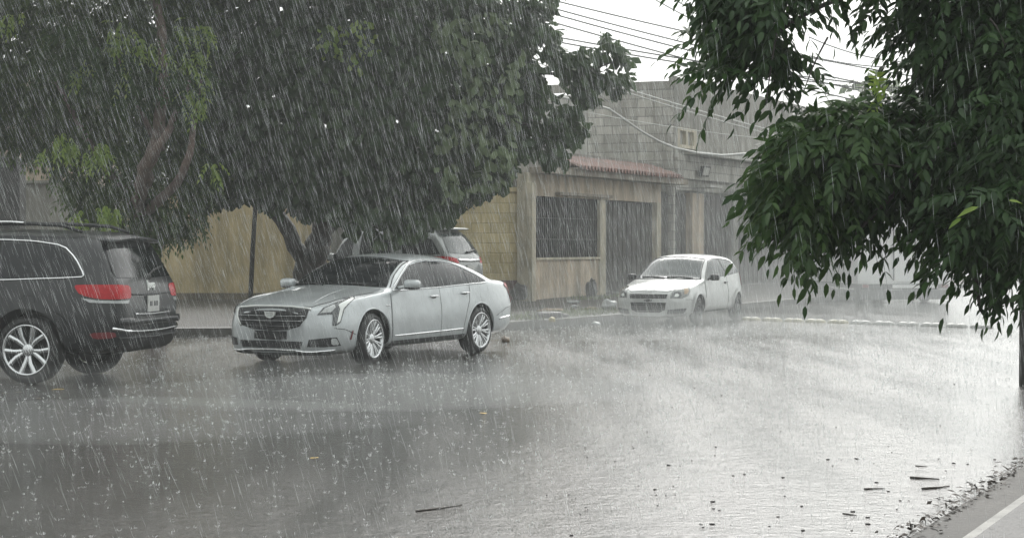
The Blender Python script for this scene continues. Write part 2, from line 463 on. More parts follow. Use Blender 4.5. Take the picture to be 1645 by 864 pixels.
        if style == 'alloy':
            for k in range(spokes):
                for tw in ((-1, 1) if twin else (0,)):
                    a0 = 2*math.pi*k/spokes+tw*.055*(1.0 if spokes > 6 else 1.9); a1 = 2*math.pi*k/spokes+tw*(.5*math.pi/spokes if spokes < 7 else .12)
                    w0, w1 = (.013, .016) if spokes > 6 else (.020, .026)
                    def corner(r, a, ww, yy):
                        c, sn = math.cos(a), math.sin(a); return (r*c-ww*sn, yy, r*sn+ww*c)
                    V = []
                    for (r, a, ww, yf) in ((.05, a0, w0, h-.045), (rr*.55, (a0+a1)/2, (w0+w1)/2, h-.018), (rr-.012, a1, w1, h-.008)):
                        V += [corner(r, a, ww, yf), corner(r, a, -ww, yf), corner(r, a, -ww*1.2, yf-.05), corner(r, a, ww*1.2, yf-.05)]
                    Fc = []
                    for q in (0, 4):
                        for e in range(4): Fc.append((q+e, q+(e+1) % 4, q+4+(e+1) % 4, q+4+e))
                    rm.add(V, Fc, 0)
            rm.lathe([(.001, h-.022), (.045, h-.022), (.07, h-.035), (.075, h-.09)], 24, 0)
        else:
            rm.lathe([(.001, h-.02), (.06, h-.022), (.09, h-.05), (rr*.62, h-.055), (rr*.8, h-.02), (rr-.02, h-.03)], 32, 2)
            for k in range(8):
                a = 2*math.pi*k/8; rm.box(-.022, .022, h-.06, h-.035, -.018, .018, 1, lambda X, Y, Z: ((rr*.72+X)*math.cos(a)-Z*math.sin(a), Y+.012, (rr*.72+X)*math.sin(a)+Z*math.cos(a)))
        rm.build('rim', [rim_mat, M['barrel'], M['darkalloy']], hub, True)
        return hub
    def mirror_glass(s, x, y, z, d, mt, name='wing_mirror', back=-.06):
        for sg in (1, -1):
            b = MB(); b.blob((x, sg*y, z), d, 3.2, 16, 10)
            b.tube([(x+.02, sg*(y-.08), z-.03), (x+.05, sg*(y-.24), z-.06)], [.025, .03], 6)
            o = b.build(name, mt, s.root, True)
            q = MB(); q.blob((x-d[0]*.93, sg*y, z), (.012, d[1]*.82, d[2]*.78), 3); q.build('mirror_pane', M['glass'], o, True)
            q = MB(); q.blob((x, sg*y, z-d[2]*.72), (d[0]*.98, d[1]*.96, d[2]*.35), 2.6); q.build('mirror_base', M['black'], o, True)
    def handle(s, pos, proj, mt, parent, sg, L=.10, rec=True):
        h, n = s.ray(proj, pos[0], pos[1], sg)
        b = MB()
        pts = [(h.x-L, h.y+sg*.008, h.z), (h.x-L*.7, h.y+sg*.035, h.z+.004), (h.x+L*.7, h.y+sg*.035, h.z+.004), (h.x+L, h.y+sg*.008, h.z)]
        b.tube(pts, [.010, .015, .015, .010], 8)
        o = b.build('handle', mt, parent, True)
        if rec:
            c = MB(); c.blob((h.x, h.y+sg*.004, h.z-.012), (L*.75, .008, .026), 2.2); c.build('handle_recess', M['black'], o, True)
        return o

def letters(text, size, mt, name, parent, mtx):
    cu = bpy.data.curves.new('txt', 'FONT'); cu.body = text; cu.size = size; cu.extrude = size*.06; cu.align_x = 'CENTER'; cu.offset = size*.02
    o = bpy.data.objects.new('txt', cu); col.objects.link(o)
    dg = bpy.context.evaluated_depsgraph_get(); me = bpy.data.meshes.new_from_object(o.evaluated_get(dg))
    bpy.data.objects.remove(o); me.transform(mtx); me.materials.clear(); me.materials.append(mt)
    r = bpy.data.objects.new(name, me); col.objects.link(r); r.parent = parent; return r

# ================================================================== silver saloon
def build_sedan():
    ff = Vector((-.484, -.875, 0)).normalized(); ll = Vector((-ff.y, ff.x, 0))
    mid = Vector((-1.13, 25.1, 0))-ll*.92
    c = Car('saloon_car', (mid.x, mid.y), (ff.x, ff.y), 'silver four-door saloon parked on the wet road with chrome multi-spoke wheels and wide black grille', zk=.968)
    T = dict(
        zb=[(-2.68, .46), (-2.55, .33), (-2.0, .24), (-1, .2), (1, .19), (1.9, .15), (2.3, .145), (2.46, .19)],
        wl=[(-2.68, .60), (-2.55, .76), (-2.2, .87), (-1.5, .895), (1, .895), (1.9, .885), (2.22, .79), (2.38, .64), (2.46, .47)],
        zm=[(-2.68, .70), (-2, .66), (0, .62), (1.4, .60), (2.46, .50)],
        wm=[(-2.68, .63), (-2.55, .79), (-2.2, .885), (-1.42, .925), (0, .918), (1.42, .925), (1.9, .915), (2.22, .82), (2.38, .675), (2.46, .50)],
        zs=[(-2.68, .94), (-2.5, 1.02), (-2, 1.035), (-1, 1.02), (0, .985), (.8, .965), (1.2, .94), (1.9, .845), (2.3, .77), (2.46, .69)],
        ws=[(-2.68, .56), (-2.55, .70), (-2.2, .80), (-1.5, .86), (0, .868), (1.2, .862), (1.8, .84), (2.2, .75), (2.38, .62), (2.46, .47)],
        pc=[(-2.68, 1.0), (-2.6, 1.09), (-2.2, 1.13), (-2.02, 1.15), (-1.6, 1.30), (-1.2, 1.42), (-.8, 1.485), (-.3, 1.505), (.1, 1.48), (.35, 1.425), (.75, 1.25), (1.12, 1.06), (1.3, 1.035), (1.8, .97), (2.2, .88), (2.38, .82), (2.46, .76)],
        ps=[(-2.68, .97), (-2.55, 1.055), (-2.2, 1.08), (-2.05, 1.09), (-1.7, 1.21), (-1.3, 1.34), (-.9, 1.42), (-.5, 1.45), (-.1, 1.44), (.2, 1.395), (.6, 1.225), (.95, 1.03), (1.2, .985), (1.8, .915), (2.2, .83), (2.38, .78), (2.46, .72)],
        wr=[(-2.68, .56), (-1.2, .57), (-.4, .60), (.4, .60), (1, .62), (2.46, .62)])
    c.loft(T, M['silver'], [(1.42, .345, .405), (-1.42, .345, .405)], 1.0, 1.45)
    for sg in (1, -1):
        fd = c.patch('door', [(.93, .30), (.97, .62), (.93, .955), (.80, 1.0), (.48, 1.205), (.17, 1.355), (-.1, 1.40), (-.315, 1.412), (-.29, .30)], 'side', M['silver'], .004, sg)
        rd = c.patch('door', [(-.325, 1.412), (-.7, 1.40), (-1.0, 1.355), (-1.17, 1.30), (-1.12, 1.05), (-1.10, .82), (-1.0, .65), (-.93, .45), (-.90, .30), (-.30, .30)], 'side', M['silver'], .004, sg)
        c.patch('window', [(.80, 1.008), (.50, 1.182), (.19, 1.328), (-.05, 1.368), (-.30, 1.384), (-.275, 1.022)], 'side', M['glass'], .009, sg, fd)
        c.patch('window', [(-.345, 1.384), (-.7, 1.37), (-.98, 1.325), (-1.165, 1.27), (-1.11, 1.055), (-.32, 1.024)], 'side', M['glass'], .009, sg, rd)
        c.patch('quarter_window', [(-1.19, 1.262), (-1.4, 1.19), (-1.66, 1.075), (-1.62, 1.066), (-1.14, 1.056)], 'side', M['glass'], .009, sg)
        c.patch('window_pillar', [(-.29, 1.39), (-.35, 1.39), (-.325, 1.02), (-.27, 1.02)], 'side', M['black'], .007, sg, fd)
        c.strip('window_trim', chaikin([(.90, .985), (.50, 1.205), (.19, 1.35), (-.05, 1.392), (-.33, 1.406), (-.7, 1.392), (-1.0, 1.347), (-1.4, 1.213), (-1.72, 1.065), (-1.6, 1.052), (-1.1, 1.04), (-.3, 1.008), (.75, .985)], 1), 'side', .011, M['chrome'], .008, sg, closed=True)
        c.handle((-.13, .885), 'side', M['chrome'], fd, sg)
        c.handle((-.99, .915), 'side', M['chrome'], rd, sg)
        c.strip('sill_trim', [(.90, .365), (.3, .372), (-.29, .380)], 'side', .013, M['chrome'], .008, sg)
        c.strip('sill_trim', [(-.31, .380), (-.93, .392)], 'side', .013, M['chrome'], .008, sg)
        c.patch('sill', [(.98, .23), (.98, .295), (-.98, .315), (-.98, .255)], 'side', M['trimgrey'], .008, sg)
        c.strip('arch_lip', [(1.42+.412*math.cos(R(a)), .345+.412*math.sin(R(a))) for a in range(-18, 199, 9)], 'side', .012, M['silver'], .0, sg)
        c.strip('arch_lip', [(-1.42+.412*math.cos(R(a)), .345+.412*math.sin(R(a))) for a in range(-14, 195, 9)], 'side', .012, M['silver'], .0, sg)
        c.patch('tail_lamp', [(-2.30, 1.0), (-2.42, 1.045), (-2.62, 1.03), (-2.66, .72), (-2.58, .70), (-2.48, .93)], 'side', M['red'], .010, sg, rnd=1)
        c.strip('bumper_trim', [(-1.98, .50), (-2.4, .535)], 'side', .016, M['chrome'], .006, sg)
        hl = c.patch('headlamp', [(509, 506), (519, 494.5), (538, 487), (566, 476), (570.5, 479), (560, 489), (553, 497), (547, 518), (540, 523.5), (534, 523), (534.5, 505)], 'cam', M['darklens'], .008, 1, mirror=sg < 0, h=.018)
        c.patch('light_guide', [(543, 490), (566, 478), (569, 479.5), (558, 488.5), (551, 496), (546, 515.5), (540.5, 520), (545.5, 497)], 'cam', M['white_led'], .012, 1, hl, mirror=sg < 0, h=.012)
        c.patch('lamp_lens', [(514, 503), (522, 495.5), (537, 489.5), (538.5, 494), (531, 501.5)], 'cam', M['lens'], .012, 1, hl, mirror=sg < 0, h=.012)
        c.patch('side_marker', [(561.5, 545), (566, 530), (567.5, 531), (564, 545.5)], 'cam', M['darkred'], .007, 1, mirror=sg < 0, h=.012)
        fl = c.patch('fog_lamp_recess', [(493, 557), (496, 545.5), (526, 542.5), (541, 541.5), (547.5, 555), (520, 557.5)], 'cam', M['black'], .007, 1, mirror=sg < 0, h=.02)
        c.patch('fog_lamp', [(532, 554), (531, 543.5), (540, 543), (545, 553.5)], 'cam', M['lens'], .011, 1, fl, mirror=sg < 0, h=.015, rnd=1)
    c.patch('bonnet', [(1.16, 0), (1.14, -.45), (1.0, -.74), (1.25, -.78), (1.75, -.745), (2.1, -.66), (2.33, -.56), (2.40, -.3), (2.415, 0), (2.40, .3), (2.33, .56), (2.1, .66), (1.75, .745), (1.25, .78), (1.0, .74), (1.14, .45)], 'top', M['silver'], .004, h=.05)
    b = MB()
    for sg in (1, -1):
        b.tube(c.line([(1.2, .36*sg), (1.7, .44*sg), (2.2, .50*sg)], 'top', -.002), .010, 6)
    b.build('bonnet_crease', M['silver'], c.root, True)
    ws = c.patch('windscreen', [(-.78, 1.03), (-.4, 1.055), (0, 1.065), (.4, 1.055), (.78, 1.03), (.70, 1.17), (.595, 1.385), (.3, 1.425), (0, 1.437), (-.3, 1.425), (-.595, 1.385), (-.70, 1.17)], 'front', M['glass'], .007)
    c.strip('windscreen_trim', [(.80, 1.035), (.715, 1.19), (.61, 1.39), (.3, 1.435), (0, 1.447), (-.3, 1.435), (-.61, 1.39), (-.715, 1.19), (-.80, 1.035)], 'front', .009, M['black'], .006, parent=ws)
    wp = MB()
    for sg, y0, y1 in ((1, .62, .02), (1, -.05, -.62)):
        wp.tube(c.line([(y0, 1.045), ((y0+y1)/2, 1.075), (y1, 1.06)], 'front', .018), .008, 5)
    wp.build('wiper', M['black'], c.root)
    c.patch('rear_window', [(-.66, 1.12), (0, 1.16), (.66, 1.12), (.54, 1.37), (0, 1.42), (-.54, 1.37)], 'rear', M['glass'], .007)
    # grille
    gp = [(-.56, .765), (-.3, .785), (0, .79), (.3, .785), (.56, .765), (.545, .66), (.46, .545), (.28, .495), (0, .482), (-.28, .495), (-.46, .545), (-.545, .66)]
    gr = c.patch('grille', gp, 'front', M['black'], .005, h=.04)
    bars = MB()
    for z, w_ in ((.735, .535), (.67, .525), (.605, .48), (.54, .41)):
        bars.tube(c.line([(w_, z+.004), (0, z), (-w_, z+.004)], 'front', .008), .0075, 6)
    bars.build('grille_bar', M['trimgrey'], gr, True)
    bars = MB()
    for z, w_ in ((.67, .525), (.605, .48)):
        bars.tube(c.line([(w_, z+.012), (0, z+.009), (-w_, z+.012)], 'front', .012), .0045, 6)
    bars.build('grille_highlight', M['alloy'], gr, True)
    c.strip('grille_surround', [(.57, .755), (.57, .775), (.3, .797), (0, .802), (-.3, .797), (-.57, .775), (-.57, .755), (-.555, .66), (-.475, .545)], 'front', .015, M['white_led'], .009, parent=gr)
    # crest on the grille
    h, n = c.ray('front', 0, .69)
    crest = MB(); s2 = [(-.085, .04), (.085, .04), (.075, -.005), (.045, -.035), (0, -.045), (-.045, -.035), (-.075, -.005)]
    def ext(b, pts, x0, x1, m):
        q = len(pts); V = [(x0, y, .692+z) for y, z in pts]+[(x1, y, .692+z) for y, z in pts]
        b.add(V, [tuple(range(q-1, -1, -1)), tuple(range(q, 2*q))]+[(i, (i+1) % q, q+(i+1) % q, q+i) for i in range(q)], m)
    ext(crest, s2, h.x+.005, h.x+.028, 0)
    for zz in (-.014, .004, .022): crest.box(h.x+.0285, h.x+.031, -.055+.02*(zz < 0), .055-.02*(zz < 0), .692+zz-.002, .692+zz+.002, 1)
    crest.build('crest', [M['white_led'], M['trimgrey']], gr)
    # bumper openings
    c.patch('lower_intake', [(-.50, .345), (.50, .345), (.47, .25), (-.47, .25)], 'front', M['black'], .007)
    c.patch('plate_recess', [(-.26, .48), (.26, .48), (.26, .37), (-.26, .37)], 'front', M['black'], .008)
    pm = MB(); h, n = c.ray('front', 0, .42); pm.box(h.x-.01, h.x+.022, -.17, .17, .365, .475); pm.build('plate_holder', M['black'], c.root)
    c.strip('bumper_trim', [(.80, .235), (.75, .222), (.60, .21), (.5, .21), (.42, .222), (0, .23), (-.42, .222), (-.5, .21), (-.60, .21), (-.75, .222), (-.80, .235)], 'front', .014, M['chrome'], .01)
    c.patch('lower_lip', [(-.78, .205), (.78, .205), (.70, .165), (-.70, .165)], 'front', M['trimgrey'], .008)
    c.seams([([(.945, .30), (.985, .62), (.945, .95)], 'side', True), ([(-.305, .30), (-.32, 1.0)], 'side', True), ([(-1.17, 1.05), (-1.115, .82), (-1.01, .65), (-.94, .45), (-.91, .30)], 'side', True), ([(1.83, .42), (2.05, .50), (2.2, .52)], 'side', True), ([(-1.9, .55), (-2.25, .66), (-2.5, .68)], 'side', True)])
    c.strip('bonnet_gap', [(2.425, 0), (2.41, .3), (2.34, .57), (2.1, .672), (1.75, .757), (1.25, .792)], 'top', .0045, M['black'], .0005)
    h, n = c.ray('side', 1.02, .79, 1); bb = MB(); bb.blob((h.x+.03, h.y+.004, h.z), (.05, .008, .012), 2.5); bb.build('fender_badge', M['chrome'], c.root)
    c.mirror_glass(.66, 1.03, 1.075, (.085, .115, .07), M['silver'])
    for x in (1.42, -1.42):
        for y in (.915, -.915): c.wheel(x, y, .345, .235, .262, 10, M['alloy'], steer=(R(7) if x > 0 else 0), rot=.1*x)
    return c

# ================================================================== charcoal sport utility vehicle
def build_suv():
    ff = Vector((-.978, .208, 0)).normalized(); ll = Vector((-ff.y, ff.x, 0))
    p = Vector((-5.485, 20.38, 0))+ff*1.457-ll*.93
    c = Car('sport_utility_car', (p.x, p.y), (ff.x, ff.y), 'dark charcoal sport utility car cut by the left edge, with chrome window trim', warp=lambda x: x-.11*max(0, min(1, (-x-1.6)/.5)))
    T = dict(
        zb=[(-2.47, .50), (-2.35, .36), (-2.0, .33), (2.0, .30), (2.35, .40)],
        wl=[(-2.47, .66), (-2.40, .80), (-2.2, .88), (-1.9, .915), (1.7, .915), (2.1, .86), (2.35, .66)],
        zm=[(-2.47, .70), (-1.9, .74), (1.5, .72), (2.35, .70)],
        wm=[(-2.47, .70), (-2.42, .82), (-2.3, .90), (-2.1, .945), (-1.457, .965), (1.457, .965), (1.8, .95), (2.1, .88), (2.35, .68)],
        zs=[(-2.47, .78), (-2.43, .95), (-2.35, 1.12), (-1.8, 1.14), (0, 1.11), (1, 1.08), (1.6, 1.02), (2.2, .95), (2.35, .85)],
        ws=[(-2.47, .68), (-2.43, .80), (-2.3, .875), (-2.0, .915), (-1, .925), (1, .92), (1.6, .89), (2.1, .80), (2.35, .62)],
        pc=[(-2.47, .86), (-2.45, 1.0), (-2.425, 1.14), (-2.38, 1.24), (-2.22, 1.56), (-2.14, 1.685), (-2.0, 1.72), (-1.4, 1.75), (-.4, 1.765), (.3, 1.72), (.8, 1.46), (1.15, 1.2), (1.3, 1.14), (1.9, 1.08), (2.25, 1.0), (2.35, .92)],
        ps=[(-2.47, .82), (-2.45, .96), (-2.41, 1.12), (-2.34, 1.22), (-2.16, 1.53), (-2.08, 1.63), (-1.9, 1.665), (-1.4, 1.69), (-.4, 1.70), (.1, 1.67), (.6, 1.44), (1.0, 1.18), (1.2, 1.11), (1.9, 1.02), (2.25, .95), (2.35, .88)],
        wr=[(-2.47, .72), (-1.9, .70), (0, .70), (2.35, .70)])
    c.loft(T, M['charcoal'], [(1.457, .40, .455), (-1.457, .40, .455)], 1.12, 1.70)
    for sg in (1, -1):
        fd = c.patch('door', [(1.0, .45), (1.0, 1.09), (.60, 1.35), (.1, 1.61), (-.2, 1.64), (-.2, .45)], 'side', M['charcoal'], .004, sg, h=.05)
        rd = c.patch('door', [(-.22, 1.64), (-1.05, 1.635), (-1.12, 1.14), (-1.02, .85), (-.95, .45), (-.22, .45)], 'side', M['charcoal'], .004, sg, h=.05)
        c.patch('window', [(.85, 1.14), (.55, 1.36), (.1, 1.575), (-.18, 1.60), (-.18, 1.14)], 'side', M['glass'], .009, sg, fd)
        c.patch('window', [(-.24, 1.60), (-1.05, 1.60), (-1.10, 1.19), (-.24, 1.17)], 'side', M['glass'], .009, sg, rd)
        c.patch('quarter_window', [(-1.09, 1.60), (-1.5, 1.585), (-1.76, 1.54), (-1.90, 1.42), (-2.00, 1.25), (-1.98, 1.225), (-1.14, 1.19)], 'side', M['glass'], .009, sg)
        c.strip('window_trim', chaikin([(.95, 1.12), (.55, 1.385), (.1, 1.60), (-.3, 1.628), (-1.1, 1.628), (-1.5, 1.61), (-1.80, 1.56), (-1.94, 1.42), (-2.05, 1.23), (-2.02, 1.205), (-1.1, 1.17), (.8, 1.14)], 1), 'side', .011, M['chrome'], .008, sg, closed=True)
        c.handle((-.12, 1.03), 'side', M['chrome'], fd, sg, .12, False)
        c.handle((-.98, 1.05), 'side', M['chrome'], rd, sg, .12, False)
        c.patch('arch_flare', [(-1.457+.455*math.cos(R(a)), .40+.455*math.sin(R(a))) for a in range(-8, 189, 12)]+[(-1.457+.535*math.cos(R(a)), .40+.535*math.sin(R(a))) for a in range(188, -9, -12)], 'side', M['charcoal'], .02, sg, h=.04)
        c.patch('arch_flare', [(1.457+.455*math.cos(R(a)), .40+.455*math.sin(R(a))) for a in range(-8, 189, 12)]+[(1.457+.535*math.cos(R(a)), .40+.535*math.sin(R(a))) for a in range(188, -9, -12)], 'side', M['charcoal'], .02, sg, h=.04)
        c.patch('sill', [(.95, .34), (.95, .44), (-.95, .44), (-.95, .36)], 'side', M['black'], .01, sg)
        # tail lamp: a piece on the body side and a piece on the tailgate
        tl = c.patch('tail_lamp', [(-1.98, 1.125), (-1.96, 1.10), (-2.02, 1.01), (-2.2, .965), (-2.42, .96), (-2.425, 1.125)], 'side', M['red'], .012, sg, rnd=1)
        c.patch('lamp_lens', [(-2.03, .975), (-2.12, .925), (-2.40, .915), (-2.40, .945), (-2.2, .95)], 'side', M['lens'], .011, sg, tl)
        t2 = c.patch('tail_lamp', [(.86, 1.125), (.58, 1.11), (.54, 1.08), (.565, .99), (.60, .965), (.86, .96)], 'rear', M['red'], .010, sg)
        c.patch('lamp_lens', [(.86, .945), (.62, .945), (.66, .91), (.86, .915)], 'rear', M['lens'], .010, sg, t2)
        c.patch('reflector', [(-2.10, .585), (-2.38, .60), (-2.39, .53), (-2.16, .515)], 'side', M['darkred'], .010, sg, rnd=1)
        rl = MB()
        q = [Vector((.35, sg*.66, 1.79)), Vector((0, sg*.665, 1.83)), Vector((-1.2, sg*.665, 1.825)), Vector((-1.75, sg*.655, 1.795)), Vector((-2.0, sg*.645, 1.72))]
        rl.tube(q, [.018, .022, .022, .022, .016], 8); rl.build('roof_rail', M['black'], c.root, True)
        rl = MB(); q2 = [Vector((.2, sg*.683, 1.842)), Vector((-1.15, sg*.683, 1.836)), Vector((-1.3, sg*.683, 1.825))]
        rl.tube(q2, .013, 6); rl.build('rail_trim', M['chrome'], c.root, True)
    tg = c.patch('tailgate', [(-.80, .80), (-.83, 1.05), (-.80, 1.2), (-.66, 1.62), (0, 1.67), (.66, 1.62), (.80, 1.2), (.83, 1.05), (.80, .80)], 'rear', M['charcoal'], .004)
    c.patch('rear_window', [(-.76, 1.20), (-.77, 1.26), (-.65, 1.59), (0, 1.62), (.65, 1.59), (.77, 1.26), (.76, 1.20), (0, 1.185)], 'rear', M['glass'], .010, parent=tg)
    sp = MB(); V = []
    for yy in np.linspace(-.66, .66, 13):
        h, n = c.ray('rear', yy, 1.60 if abs(yy) < .5 else 1.585)
        zt = 1.70-.05*(yy/.66)**2
        V += [(-1.98, yy, zt+.02), (h.x-.13, yy*.98, zt-.035), (h.x-.12, yy*.98, zt-.06), (h.x+.02, yy, zt-.06)]
    Fc = []
    for i in range(12):
        for j in range(4): Fc.append((i*4+j, i*4+(j+1) % 4, (i+1)*4+(j+1) % 4, (i+1)*4+j))
    Fc += [(3, 2, 1, 0), (48, 49, 50, 51)]
    sp.add(V, Fc); sp.build('roof_spoiler', M['charcoal'], c.root, True)
    wp = MB(); h, n = c.ray('rear', 0, 1.21); wp.blob((h.x-.02, 0, 1.205), (.03, .06, .035), 2.5)
    wp.tube(c.line([(0, 1.21), (-.2, 1.265), (-.48, 1.30)], 'rear', .03), [.014]+[.009]*99 if False else .011, 6); wp.build('rear_wiper', M['black'], tg, True)
    h, n = c.ray('rear', 0, 1.09)
    letters('Jeep', .125, M['white_led'], 'badge', tg, Matrix.Translation((h.x-.012, -.02, 1.075)) @ Matrix.Rotation(R(-90), 4, 'Z') @ Matrix.Rotation(R(90-8), 4, 'X'))
    c.strip('tailgate_trim', [(-.56, 1.01), (0, 1.0), (.56, 1.01)], 'rear', .012, M['trimgrey'], .008, parent=tg)
    pl = MB(); h, n = c.ray('rear', 0, .90); pl.box(h.x-.022, h.x-.008, -.16, .16, .80, .985, 0)
    for i, y in enumerate((.095, .055, -.02, -.06, -.10)):
        pl.box(h.x-.0245, h.x-.0215, y-.012, y+.012, .865, .92, 1)
    pl.build('licence_plate', [M['plate'], M['trimgrey']], tg)
    c.strip('plate_trim', [(-.50, .785), (0, .775), (.50, .785)], 'rear', .012, M['chrome'], .012, parent=tg)
    c.strip('bumper_trim', [(.86, .635), (.70, .60), (.35, .585), (0, .58), (-.35, .585), (-.70, .60), (-.86, .635)], 'rear', .020, M['chrome'], .012)
    bs = MB(); V = []
    for yy in np.linspace(-.84, .84, 15):
        h, n = c.ray('rear', yy, .70); x = h.x-.035
        V += [(x+.10, yy, .755), (x-.01, yy, .745), (x-.02, yy, .70), (x-.005, yy, .66), (x+.10, yy, .65)]
    Fc = [(i*5+j, i*5+j+1, i*5+6+j, i*5+5+j) for i in range(14) for j in range(4)]
    bs.add(V, Fc); bs.build('rear_bumper', M['charcoal'], c.root, True)
    c.patch('lower_bumper', [(-.82, .55), (.82, .55), (.74, .36), (-.74, .36)], 'rear', M['black'], .012)
    c.strip('lower_trim', [(.80, .53), (0, .51), (-.80, .53)], 'rear', .008, M['trimgrey'], .016)
    for y in (.55, -.55):
        e = MB(); e.lathe([(.038, -.0), (.038, .14), (.033, .14), (.033, 0)], 16, axis='y'); o = e.build('exhaust_pipe', M['chrome'], c.root, True)
        o.location = (-2.30, y, .375); o.rotation_euler = (0, 0, R(90))
    c.seams([([(-.21, .45), (-.21, 1.1)], 'side', True), ([(-1.06, 1.62), (-1.12, 1.14), (-1.03, .85), (-.96, .45)], 'side', True), ([(-1.99, .93), (-1.96, .83), (-2.0, .72)], 'side', True)])
    c.strip('fuel_flap', chaikin([(-1.40, 1.0), (-1.40, .86), (-1.56, .86), (-1.56, 1.0)], 2), 'side', .004, M['black'], .0005, 1, closed=True)
    c.patch('windscreen', [(-.8, 1.2), (0, 1.23), (.8, 1.2), (.68, 1.62), (0, 1.67), (-.68, 1.62)], 'front', M['glass'], .007)
    c.patch('bonnet', [(1.25, -.75), (2.2, -.6), (2.27, 0), (2.2, .6), (1.25, .75), (1.35, 0)], 'top', M['charcoal'], .004, h=.06)
    c.patch('grille', [(-.5, .95), (.5, .95), (.45, .75), (-.45, .75)], 'front', M['black'], .006)
    for sg in (1, -1): c.patch('headlamp', [(.56, .95), (.62, .78), (.80, .80), (.84, .94)], 'front', M['lens'], .008, sg)
    c.mirror_glass(.80, 1.08, 1.19, (.09, .12, .09), M['charcoal'])
    for x in (1.457, -1.457):
        for y in (.935, -.935): c.wheel(x, y, .385, .265, .285, 5, M['alloy'], rot=.35)
    ant = MB().tube([(-1.35, .62, 1.80), (-.9, .60, 1.875), (-.3, .6, 1.885)], .006, 5); ant.build('antenna', M['black'], c.root)
    return c

